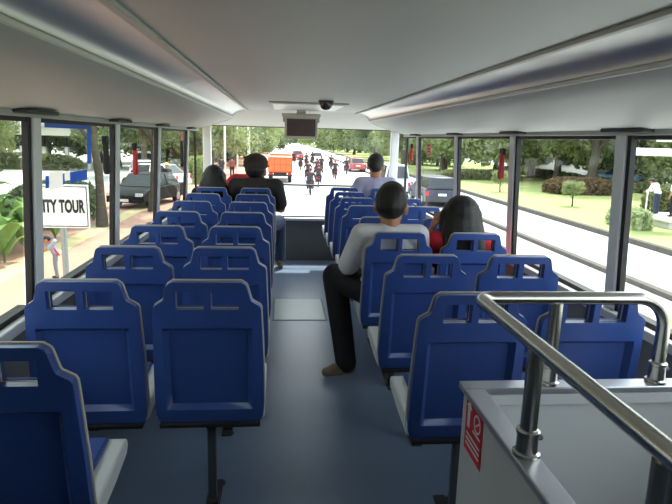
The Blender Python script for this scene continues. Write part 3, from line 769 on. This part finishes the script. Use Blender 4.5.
# left row and front left trees
gl = 'leafy tree in the row lining the left of the road ahead'
for x, y, ci, cr in ((-6.2, 52, 0, 3.6), (-7.5, 60, 3, 4.2), (-5.6, 68, 1, 4.0), (-7.0, 78, 2, 4.6), (-5.8, 90, 0, 4.8), (-6.4, 104, 1, 5), (-5.2, 120, 3, 5), (-4.6, 140, 0, 5.5), (-4, 165, 1, 6), (-10, 64, 2, 4.5), (-11.5, 80, 1, 5)):
    tree(x, y, 4.6, .24, cr, ci, gl, 'trees along the left of the road ahead')
gl = 'tree standing beyond the left footway'
for x, y, ci, cr in ((-16, 58, 0, 4.6), (-20, 66, 3, 5), (-14.5, 72, 2, 5), (-24, 62, 1, 5), (-29, 70, 0, 5.5), (-26, 50, 3, 4.5), (-11, 47, 1, 3.0), (-22, 34, 3, 4.5)):
    tree(x, y, 5.0, .28, cr, ci, gl, 'trees beyond the left footway')
tree(-6.3, 20.5, 5.6, .17, 2.6, 1, 'dark slim trunk of a tree beside the left footway', None, M_BARKD, cz=6.6, ch=2)
tree(-5.5, 25.0, 5.6, .20, 2.8, 1, 'tall dark tree beside the black car on the left', None, M_BARKD, cz=5.8)
tree(-10.4, 18.8, 4.5, .22, 2.3, 3, 'leafy tree behind the broad-leaved plants on the left', None, cz=3.4, ch=3)
gl = 'low dense tree in the thicket behind the right lawn'
for i in range(8):
    y = 40+i*11; x = 30+(i % 3)*3.4+i*.4
    tree(x, y, 3.0, .2, 3.4, i % 4, gl, 'thicket behind the right lawn', cz=2.6, ch=3.6)
gl = 'low leafy tree in the thicket far down the road'
for i, (x, y) in enumerate(((20, 150), (26, 140), (22, 125), (24, 108), (23, 94), (22, 80), (13.8, 210), (20, 220), (28, 200), (-8, 150), (-9, 125), (-9, 105), (-9.5, 92), (-10, 78), (-10.5, 62), (-8.5, 200), (-14, 220), (2, 300), (10, 305), (-5, 298))):
    tree(x, y, 3.4, .2, 4.4 if y < 180 else 8, i % 4, gl, 'thicket far down the road', cz=3.0 if y < 180 else 4.5, ch=5 if y < 180 else 7)
# hedges
def hedge(label, x0, x1, y0, y1, h, mt, seed, n=2600, name='hedge', size=.11):
    root = thing(name, label, 'hedge', ((x0+x1)/2, (y0+y1)/2, G+.13))
    ax, ay = (x1-x0)/2, (y1-y0)/2
    def f(R):
        v = Vector((R.gauss(0, 1), R.gauss(0, 1), abs(R.gauss(0, 1)))).normalized()*(R.random()**.25)
        sq = lambda t: math.copysign(abs(t)**.6, t)
        return Vector((sq(v.x)*ax, sq(v.y)*ay, sq(v.z)*h))
    o = link('foliage', leaf_mesh('foliage', n, f, size, mt, seed), root); o['kind'] = 'stuff'
    m = MB(); m.ell((0, 0, 0), (ax*.74, ay*.74, h*.70), 20, 10); m.build('inner_growth', mt, root)
    return root
hedge('reddish-brown clipped hedge on the right lawn below the thick tree', 18.2, 23.0, 36.5, 39.5, 1.15, M_HEDGER, 3, 6000)
hedge('long green hedge at the back of the right lawn', 26, 28, 30, 70, .75, M_HEDGE, 4, 9000, size=.2)
hedge('low green hedge on the right lawn near the parked cars', 14.0, 22, 50, 52, .9, M_HEDGE, 5, 5000, size=.15)
hedge('green bush behind the man in the white shirt', 18.6, 22.4, 26.5, 28.5, 1.5, M_HEDGE, 6, 4000)
hedge('pale variegated shrub below the man in the white shirt', 13.9, 15.0, 21.2, 23.4, .85, M_PALELEAF, 7, 900, size=.15)
hedge('green hedge behind the tour sign on the left', -9.6, -7.0, 19.4, 24.0, 1.5, M_LEAF2, 8, 4200)
hedge('dark green hedge behind the broad-leaved plants at far left', -11, -8.6, 13.5, 19.0, 2.6, M_LEAF2, 9, 6500)
hedge('bright green bush at the left end of the windshield', -6.6, -4.9, 39, 41.5, 1.9, M_LEAF3, 10, 3500)
# broad-leaved plants on the left
def leaf_blade():
    m = MB(); n = 7; L = 1.0
    vs = []
    for k in range(n):
        t = k/(n-1); w_ = .22*math.sin(PI*min(1, t*.93+.05))**.8; y = .12+t*.62; z = .15+.62*math.sin(t*2.2)*.8
        for s in (-1, 0, 1): vs.append((s*w_, y, z+(0 if s == 0 else .05*(w_/.22))))
    fs = []
    for k in range(n-1):
        for s in range(2): fs.append((k*3+s, k*3+s+1, k*3+s+4, k*3+s+3))
    m.add(vs, fs); m.tube([(0, 0, 0), (0, .06, .1), (0, .12, .15)], .012, 6)
    me = m.mesh('leaf', M_BIGLEAF, 60); return me
LEAF = leaf_blade()
for i, (x, y, s) in enumerate(((-6.9, 14.6, 1.05), (-7.6, 15.6, 1.3), (-6.9, 15.9, 1.0), (-8.1, 14.6, 1.35), (-6.8, 17.6, .9), (-7.5, 13.6, 1.15), (-7.4, 17.2, 1.2), (-8.2, 16.4, 1.4))):
    r = thing('broad_leaved_plant', 'broad-leaved green plant in the bed beyond the left footway', 'plant', (x, y, G+.14), 0, 'broad-leaved plants at left')
    for k in range(13):
        o = link('leaf', LEAF, r); o.rotation_euler = (random.uniform(-.1, .45), random.uniform(-.15, .15), k*2.4+random.uniform(-.3, .3)); q = s*random.uniform(.75, 1.15); o.scale = (q, q, q); o.location = (0, 0, .08*k*s*.6)
    m = MB(); m.tube([(0, 0, 0), (0, 0, .6*s)], [.03, .015], 7); m.build('stem', M_LEAF2, r)

# ------------------------------------------------------------------ tour sign
sg = thing('tour_sign', 'white sign board reading CITY TOUR on a grey post', 'sign', (-3.36, 9.0, G+.14), .0)
bz = .375-(G+.14)
b = MB(); b.tube([(0, .03, 0), (0, .03, bz+.25)], .048, 14); b.build('post', M_STEEL, sg)
b = MB(); b.bb(-.42, .42, -.02, .005, bz-.335, bz+.335); b.build('board', M_WHITE, sg, bevel=.02, seg=3)
b = MB()
x1_, z1_, t_ = .395, .310, .012
b.bb(-x1_, x1_, -.023, -.0201, bz+z1_-t_, bz+z1_); b.bb(-x1_, x1_, -.023, -.0201, bz-z1_, bz-z1_+t_); b.bb(-x1_, -x1_+t_, -.023, -.0201, bz-z1_+t_, bz+z1_-t_); b.bb(x1_-t_, x1_, -.023, -.0201, bz-z1_+t_, bz+z1_-t_); b.build('border', M_BLKPRINT, sg)
def text_mesh(txt, size, mt, ext=.0015, bold=.012):
    c = bpy.data.curves.new('txt', 'FONT'); c.body = txt; c.size = size; c.extrude = ext; c.align_x = 'CENTER'; c.align_y = 'CENTER'; c.offset = size*bold; c.space_character = 1.05
    o = bpy.data.objects.new('txt', c); COL.objects.link(o)
    me = bpy.data.meshes.new_from_object(o.evaluated_get(bpy.context.evaluated_depsgraph_get())); bpy.data.objects.remove(o); bpy.data.curves.remove(c)
    me.materials.clear(); me.materials.append(mt); return me
o = link('lettering', text_mesh('CITY TOUR', .20, M_BLKPRINT, bold=.05), sg); o.location = (-.005, -.0222, bz-.005); o.rotation_euler = (PI/2, 0, 0)
xs = [v.co.x for v in o.data.vertices]; o.scale = (.715/(max(xs)-min(xs)), 1.3, 1)

# ------------------------------------------------------------------ vehicles
M_TYRE = mat('tyre', (24, 24, 24), .8); M_HUB = mat('hub', (150, 152, 156), .35, .6); M_CGL = mat('car_glass', (36, 42, 48), .08); M_TAIL = mat('tail_lamp', (190, 24, 24), .3); M_HEADL = mat('head_lamp', (226, 230, 232), .2)
def paint(n, c): return mat(n, c, .28, .0, spec=.6)
def car(label, loc, rz, pm, kind='sedan', cat='car', group=None, name='car'):
    L, Wd, H, hood, belt, c0, c1, c2, c3 = dict(sedan=(4.4, 1.76, 1.45, .80, .92, -1.75, -1.15, .55, 1.25), suv=(4.4, 1.76, 1.58, .92, 1.00, -2.20, -2.0, .55, 1.15), van=(4.5, 1.72, 1.92, .95, 1.08, -2.22, -2.1, 1.15, 1.75))[kind]
    r = thing(name, label, cat, loc, rz, group)
    h = L/2; g0 = .26
    m = MB(); pts = [(-h, .42), (-h+.05, belt-.1), (-h+.1, belt), (c3+.1, belt-.02), (h-.35, hood-.04), (h-.04, hood-.2), (h, .5), (h-.06, g0+.04), (-h+.08, g0)]
    m.prism(pts, 'x', -Wd/2, Wd/2); m.build('body', pm, r, smooth=30, bevel=.06, seg=3)
    a, t = Wd/2-.05, Wd/2-.22
    m = MB(); vs = []
    for y, z, x in ((c0, belt-.03, a), (c3, belt-.03, a), (c2, H, t), (c1, H, t)): vs += [(-x, y, z), (x, y, z)]
    m.add(vs, [(0, 2, 4, 6), (1, 7, 5, 3), (0, 1, 3, 2), (4, 5, 7, 6), (2, 3, 5, 4), (6, 7, 1, 0)]); m.build('cabin', pm, r, smooth=30, bevel=.06, seg=2)
    def lerp3(p, q, f_): return tuple(p[i]+(q[i]-p[i])*f_ for i in range(3))
    def quad(p, q, s_, u, ins, off, nm):   # inset window panel slightly proud of the cabin
        c_ = [sum(v[i] for v in (p, q, s_, u))/4 for i in range(3)]
        n_ = (Vector(q)-Vector(p)).cross(Vector(u)-Vector(p)).normalized()
        if n_.dot(Vector(c_)-Vector((0, 0, 1.1))) < 0: n_ = -n_
        w_ = [Vector(lerp3(v, c_, ins)) for v in (p, q, s_, u)]
        m = MB(); m.hexa([tuple(v+n_*off) for v in w_]+[tuple(v-n_*.01) for v in w_]); m.build(nm, M_CGL, r, smooth=0)
    Vv = [Vector(v) for v in vs]
    quad(Vv[2], Vv[3], Vv[5], Vv[4], .12, .006, 'windshield'); quad(Vv[0], Vv[1], Vv[7], Vv[6], .14, .006, 'rear_window')
    for k in (0, 1):
        A, B, C_, D = Vv[0+k], Vv[2+k], Vv[4+k], Vv[6+k]
        mb_, mt_ = A.lerp(B, .48), D.lerp(C_, .48)
        quad(A, mb_, mt_, D, .12, .006, 'side_window'); quad(mb_, B, C_, mt_, .12, .006, 'side_window')
    for x in (-1, 1):
        for y in (-h+.85, h-.85):
            wr_ = .31 if kind != 'suv' else .36
            m = MB(); m.lathe([(wr_-.03, -.1), (wr_, -.07), (wr_, .07), (wr_-.03, .1)], (x*(Wd/2-.09), y, wr_), 18, 'x'); wo = m.build('wheel', M_TYRE, r)
            m = MB(); m.lathe([(wr_*.62, -.104), (wr_*.62, .104)], (x*(Wd/2-.09), y, wr_), 14, 'x'); m.build('hub', M_HUB, wo)
        m = MB(); m.bb(x*(Wd/2-.02)-.14*x, x*(Wd/2-.02), -h-.012, -h+.05, .62, .85); m.build('tail_lamp', M_TAIL, r, bevel=.01)
        m = MB(); m.bb(x*(Wd/2-.05)-.32*x, x*(Wd/2-.05), h-.10, h+.006, .56, .70); m.build('head_lamp', M_HEADL, r, bevel=.01)
        m = MB(); m.box((x*(Wd/2+.06), c3-.25, belt+.06), (.14, .09, .10)); m.build('mirror', pm, r, bevel=.02)
    m = MB(); m.bb(-Wd/2+.05, Wd/2-.05, -h-.05, -h+.06, .30, .52); m.build('rear_bumper', M_DARKTRIM if kind == 'suv' else pm, r, bevel=.03)
    m = MB(); m.bb(-Wd/2+.05, Wd/2-.05, h-.08, h+.05, .28, .48); m.build('front_bumper', pm, r, bevel=.03)
    m = MB(); m.bb(-.45, .45, h-.06, h+.012, .50, .60); m.build('grille', M_BLACK, r)
    m = MB(); m.bb(-.22, .22, -h-.02, -h, .62, .74); m.build('rear_plate', M_WHITE, r)
    m = MB(); m.bb(-.22, .22, h+.048, h+.056, .33, .45); m.build('front_plate', M_WHITE, r)
    return r
P_NAVY = mat('paint_navy', (34, 36, 58), .3, spec=.5); P_WHITE = paint('paint_white', (230, 232, 232)); P_BLACK = mat('paint_black', (20, 20, 22), .55, spec=.2); P_BLUE = paint('paint_pale_blue', (96, 146, 190)); P_MAR = paint('paint_maroon', (150, 60, 60)); P_SILV = paint('paint_silver', (186, 190, 194)); P_RED = paint('paint_red', (190, 40, 36)); P_GREY = paint('paint_grey', (120, 124, 128))
car('dark navy sport utility car seen from behind through the right windows', (8.4, 31.4, G), 0, P_NAVY, 'suv')
car('pale blue car parked beyond the thick tree at right', (29.6, 47.5, G+.14), 1.45, P_BLUE, 'sedan')
car('white van seen from behind beyond the left footway', (-11.6, 49.5, G), .25, P_WHITE, 'van', 'van')
car('white car parked in front of the white van on the left', (-9.6, 41.0, G+.14), .3, P_WHITE, 'sedan')
car('black car facing the bus beside the left footway', (-6.3, 27.6, G+.14), PI-.25, P_BLACK, 'sedan')
car('white car behind the man in the yellow hat on the left', (-8.0, 36.5, G+.14), 1.2, P_WHITE, 'sedan')
car('maroon car far ahead on the right of the road', (8.1, 63.0, G), 0, P_MAR, 'sedan')
car('white van alongside at the front right corner', (7.2, 37.5, G), 0, P_SILV, 'van', 'van')
car('grey car on the far street between the trees at right', (36.5, 60, G), .2, P_GREY, 'sedan')
car('white car on the far street behind the man in the white shirt', (36.5, 44, G), .1, P_WHITE, 'sedan')
car('white car far ahead in the middle of the road', (5.0, 84.0, G), 0, P_WHITE, 'sedan'); car('red car far ahead in the traffic', (2.4, 92.0, G), 0, P_RED, 'sedan')
# orange truck
M_ORANGE = paint('paint_orange', (236, 96, 34))
tk = thing('truck', 'orange box truck ahead on the left of the road', 'truck', (-.15, 45.0, G))
b = MB(); b.bb(-.92, .92, -1.2, 2.6, .80, 1.95); box = b.build('cargo_box', M_ORANGE, tk, bevel=.03)
for k in range(5):
    b = MB(); b.bb(-.90+k*.44, -.86+k*.44, -1.235, -1.19, .84, 1.92); b.build('upright', mat('dark_orange_rib', (196, 70, 26), .5), box)
for k in range(3):
    b = MB(); b.bb(-.90, .90, -1.23, -1.19, .86+k*.5, .90+k*.5); b.build('crossbar', MATS['dark_orange_rib'], box)
b = MB(); b.bb(-.5, .5, -1.15, 4.0, .5, .78); b.build('chassis', M_BLACK, tk)
b = MB(); b.prism([(2.75, .5), (4.4, .5), (4.45, 1.2), (4.15, 2.05), (2.75, 2.1)], 'x', -.9, .9); b.build('cab', M_ORANGE, tk, bevel=.05)
b = MB(); b.bb(-.92, .92, -1.26, -1.18, .52, .64); b.build('rear_bumper', M_BLACK, tk)
for x in (-1, 1):
    for y in (-.4, 3.6):
        b = MB(); b.lathe([(.38, -.13), (.42, -.09), (.42, .09), (.38, .13)], (x*.75, y, .42), 18, 'x'); w_ = b.build('wheel', M_TYRE, tk)
        b = MB(); b.lathe([(.22, -.134), (.22, .134)], (x*.75, y, .42), 12, 'x'); b.build('hub', M_HUB, w_)
    b = MB(); b.bb(x*.7-.12, x*.7+.12, -1.27, -1.2, .66, .76); b.build('tail_lamp', M_TAIL, tk)
# motorbikes and riders
def motorbike():
    r = thing('motorbike', 'small motorbike in the crowd of traffic ahead', 'motorbike', (0, 0, 0), 0, 'motorbikes ahead')
    for y in (-.62, .62):
        m = MB(); m.lathe([(.24, -.04), (.29, -.03), (.29, .03), (.24, .04)], (0, y, .29), 16, 'x'); w_ = m.build('wheel', M_TYRE, r)
        m = MB(); m.lathe([(.12, -.045), (.12, .045)], (0, y, .29), 10, 'x'); m.build('hub', M_HUB, w_)
    m = MB(); m.prism([(-.75, .62), (-.6, .42), (-.1, .32), (.3, .34), (.45, .55), (.42, .9), (.3, .86), (.1, .55), (-.15, .66)], 'x', -.12, .12); m.build('fairing', paint('paint_bike', (70, 40, 40)), r, bevel=.03)
    m = MB(); m.prism([(-.72, .68), (.05, .66), (.08, .76), (-.3, .78), (-.74, .8)], 'x', -.13, .13); m.build('saddle', M_BLACK, r, bevel=.03)
    m = MB(); m.tube([(-.34, .28, 1.0), (-.15, .36, 1.02), (.15, .36, 1.02), (.34, .28, 1.0)], .018, 8); m.build('handlebar', M_LEG, r)
    m = MB(); m.tube([(0, .36, 1.0), (0, .62, .3)], .035, 8); m.build('fork', M_LEG, r)
    m = MB(); m.bb(-.07, .07, -.80, -.74, .6, .68); m.build('tail_lamp', M_TAIL, r)
    return r
mk = motorbike()
rider = person('rider in dark jacket astride a small motorbike ahead', (0, 0, 0), 0,
    seated(pelvis=(0, -.25, .88), chest=(0, -.15, 1.18), neck=(0, -.10, 1.36), head=(0, -.06, 1.50), shl=(-.17, -.13, 1.29), shr=(.17, -.13, 1.29), ell=(-.30, .05, 1.12), elr=(.30, .05, 1.12), wrl=(-.31, .22, 1.04), wrr=(.31, .22, 1.04),
           hil=(-.10, -.22, .86), hir=(.10, -.22, .86), knl=(-.20, .15, .78), knr=(.20, .15, .78), anl=(-.17, .0, .36), anr=(.17, .0, .36), tol=(-.17, .16, .30), tor=(.17, .16, .30)),
    dict(skin=M_SKIN, shirt=mat('rider_jacket', (58, 44, 48), .8), legs=M_NAVY, shoe=M_SHOEB, hair='cap', hairm=M_HAIR, capm=mat('helmet', (150, 40, 44), .3), sleeve=1.9), 'motorbike riders ahead', 1.0, .025, hands=False)
spots = [(1.75, 35.5), (4.1, 60.5), (2.1, 47), (3.2, 53), (2.0, 63), (4.6, 50), (3.0, 72), (5.6, 66), (1.6, 78), (4.2, 80), (6.4, 57), (2.6, 41)]
for i, (x, y) in enumerate(spots):
    if i == 0:
        mk.location = (x, y, G); rider.location = (x, y, G)
        near = (mk, rider)
    else: dup(mk, (x, y, G), random.uniform(-.1, .1)); dup(rider, (x, y, G), 0)
near[0]['label'] = 'motorbike nearest to the bus in the traffic ahead'; near[1]['label'] = 'motorbike rider nearest to the bus in the traffic ahead'
# people outside
person('man in a white shirt and navy trousers leaning forward on the stone ledge', (16.9, 24.2, G+.48), .5,
    standing(chest=(0, .10, 1.22), neck=(0, .22, 1.36), head=(0, .32, 1.44), shl=(-.17, .18, 1.30), shr=(.17, .18, 1.30), ell=(-.22, .30, 1.05), elr=(.22, .30, 1.05), wrl=(-.14, .48, .98), wrr=(.14, .48, .98)),
    dict(skin=M_SKIN, shirt=M_WSHIRT, legs=M_NAVY, shoe=M_SHOEB, hair='short', hairm=M_HAIR, nod=.4, sleeve=1.6), None, 1.0, .016)
person('person in pale clothes standing at the right edge of the view', (17.0, 23.2, G+.48), .2, standing(), dict(skin=M_SKIN, shirt=M_WSHIRT, legs=M_BLKCLOTH, shoe=M_SHOEB, hair='short', hairm=M_HAIR), None, 1.0, .018)
M_HATY = mat('straw_hat', (220, 190, 110), .8)
person('man in dark clothes and a yellow hat on the left footway', (-6.0, 30.6, G+.14), PI*.9, standing(), dict(skin=M_SKIN, shirt=M_BLKCLOTH, legs=M_NAVY, shoe=M_SHOEB, hair='short', hairm=M_HAIR, hat=M_HATY, sleeve=1.8), None, 1.05, .018)
o = MB(); o.prism([(-.2, 0), (.2, 0), (.16, .42), (-.16, .42)], 'y', -.09, .09); bagr = thing('carrier_bag', 'orange carrier bag on the ground beside the man in the yellow hat', 'bag', (-5.55, 30.5, G+.14))
o.build('bag_body', paint('bag_orange', (226, 120, 40)), bagr, bevel=.02); b = MB(); b.tube([(-.08, 0, .42), (-.06, 0, .56), (.06, 0, .56), (.08, 0, .42)], .012, 6); b.build('handle', MATS['bag_orange'], bagr)
person('pedestrian in a grey shirt with a red strap on the pink footway', (-5.05, 13.0, G+.14), 1.9,
    standing(chest=(0, .08, 1.20), neck=(0, .16, 1.36), head=(0, .24, 1.44), ell=(-.2, .25, 1.1), wrl=(-.1, .42, 1.0), elr=(.2, .25, 1.1), wrr=(.1, .42, 1.0)),
    dict(skin=M_SKIN, shirt=mat('grey_shirt', (150, 156, 172), .8), legs=mat('grey_trousers', (120, 124, 140), .8), shoe=M_SHOEB, hair='short', hairm=M_HAIR, sleeve=.8), None, .62, .014)
b = MB(); b.tube([(-.06, .10, .90), (.0, .12, .75), (.12, .12, .58)], .022, 8); rs = b.build('shoulder_strap', M_RED); tag(rs, 'red strap bag carried by the pedestrian in the grey shirt', 'bag'); rs.location = (-5.05, 12.8, G+.10)
person('pedestrian in dark clothes walking left of the road, left of a pair', (-4.75, 45.6, G+.12), 0, standing(knl=(-.1, .12, .5), anl=(-.1, .05, .1), tol=(-.1, .2, .05)), dict(skin=M_SKIN, shirt=M_OLIVE, legs=M_NAVY, shoe=M_SHOEB, hair='short', hairm=M_HAIR), None, 1.0, .02)
person('pedestrian in brown shirt walking left of the road, right of a pair', (-3.95, 45.9, G+.12), 0, standing(knr=(.1, .12, .5), anr=(.1, .05, .1), tor=(.1, .2, .05)), dict(skin=M_SKIN, shirt=mat('brown_shirt', (110, 66, 56), .8), legs=M_BLKCLOTH, shoe=M_SHOEB, hair='short', hairm=M_HAIR), None, 1.0, .02)

# ------------------------------------------------------------------ street furniture and buildings
r = thing('stone_ledge', 'grey stone ledge with a flat top at the right edge', 'ledge', (17.4, 23.4, G+.1))
b = MB(); b.bb(-1.5, 3.5, -1.6, 1.4, 0, .30); b.build('wall', M_CONC, r); b = MB(); b.bb(-1.6, 3.6, -1.7, 1.5, .30, .38); b.build('coping', M_CONC, r, bevel=.02)
r = thing('street_shelter', 'white roof beam of a street shelter at the right edge', 'shelter', (16.4, 22.0, G+.1))
gz = -(G+.1)
b = MB(); b.bb(-2.2, 5, -.5, .5, 1.20+gz, 1.50+gz); b.build('roof_beam', M_WALLW, r, bevel=.03)
b = MB(); b.bb(-.9, 5.0, -.2, .8, 1.78+gz, 1.98+gz); b.build('upper_roof', M_WALLW, r, bevel=.03)
for x, y in ((4.6, -.3), (4.6, .3)):
    b = MB(); b.tube([(x, y, 0), (x, y, 1.8+gz)], .07, 10); b.build('post', M_STEEL, r)
b = MB(); b.tube([(0, 0, 0), (0, 0, 1.35)], .03, 10); tt = thing('bollard_post', 'slim white post in front of the stone ledge', 'post', (15.6, 23.0, G+.13)); b.build('shaft', M_WALLW, tt); b = MB(); b.ell((0, 0, 1.38), (.05, .05, .05)); b.build('knob', M_WALLW, tt)
def lamp(x, y, label):
    r = thing('lamp_post', label, 'lamp', (x, y, G+.1), 0, 'lamp posts ahead')
    b = MB(); b.tube([(0, 0, 0), (0, 0, 4.8), (0, 0, 7.2)], [.09, .07, .05], 10); b.build('pole', M_WALLW, r)
    b = MB(); b.tube([(0, 0, 7.1), (.5, 0, 7.5), (1.2, 0, 7.6)], .035, 8); b.build('arm', M_WALLW, r)
    b = MB(); b.bb(1.1, 1.7, -.12, .12, 7.54, 7.66); b.build('lantern', M_HEADL, r, bevel=.03)
for x, y in ((-4.0, 52), (-3.6, 64), (-3.4, 58), (-3.4, 74), (-4.6, 47.0)): lamp(x, y, 'slim white lamp post left of the road ahead')
def building(label, loc, rz, w_, d_, h_, nx, nz, roofm, name='building'):
    r = thing(name, label, 'building', loc, rz)
    b = MB(); b.bb(-w_/2, w_/2, 0, d_, 0, h_); b.build('wall', M_WALLW, r)
    b = MB(); b.bb(-w_/2-.4, w_/2+.4, -.4, d_+.4, h_, h_+.35); b.build('roof', roofm, r)
    for i in range(nx):
        for k in range(nz):
            cw = w_/nx; ch = h_/nz; x = -w_/2+cw*(i+.5); z = ch*(k+.55)
            b = MB(); b.bb(x-cw*.34, x+cw*.34, -.06, .02, z-ch*.3, z+ch*.3); f = b.build('window', M_CONC, r)
            b = MB(); b.bb(x-cw*.28, x+cw*.28, -.08, -.059, z-ch*.25, z+ch*.25); b.build('pane', M_WIND, f)
    return r
building('pale low building behind the trees at right', (48, 66, G), -.5, 40, 8, 9, 14, 3, M_ROOFB)
building('pale building behind the shelter at right', (46, 36, G), -1.2, 26, 8, 8, 9, 3, M_ROOFB)
building('grey-white building behind the plants at far left', (-12.8, 2.6, G), PI/2, 48, 6, 8, 14, 3, M_CONC)
# pavilion seen through the blue film border
r = thing('pavilion', 'white open pavilion with columns and a band of framed windows at left', 'building', (-23.0, 56.0, G))
b = MB(); b.bb(-5, 5, -.5, 5, 3.0, 3.9); b.build('fascia', M_WALLW, r)
b = MB(); b.bb(-5.6, 5.6, -1.0, 5.6, 3.9, 4.2); b.build('roof', M_WALLW, r)
for k in range(6):
    b = MB(); b.bb(-5+k*2-.16, -5+k*2+.16, -.3, .02, 0, 2.0); b.build('column', M_WALLW, r)
b = MB(); b.bb(-5.2, 5.2, -.4, .1, 2.0, 2.12); b.bb(-5.2, 5.2, -.4, .1, 2.9, 3.0); b.build('band_frame', M_BLACK, r)
for k in range(11):
    b = MB(); b.bb(-5.06+k, -4.94+k, -.4, .1, 2.12, 2.9); b.build('mullion', M_BLACK, r)
hedge('long low hedge in front of the white pavilion at left', -28, -17.5, 52.5, 53.5, 1.3, M_HEDGE, 21, 3000, size=.2)
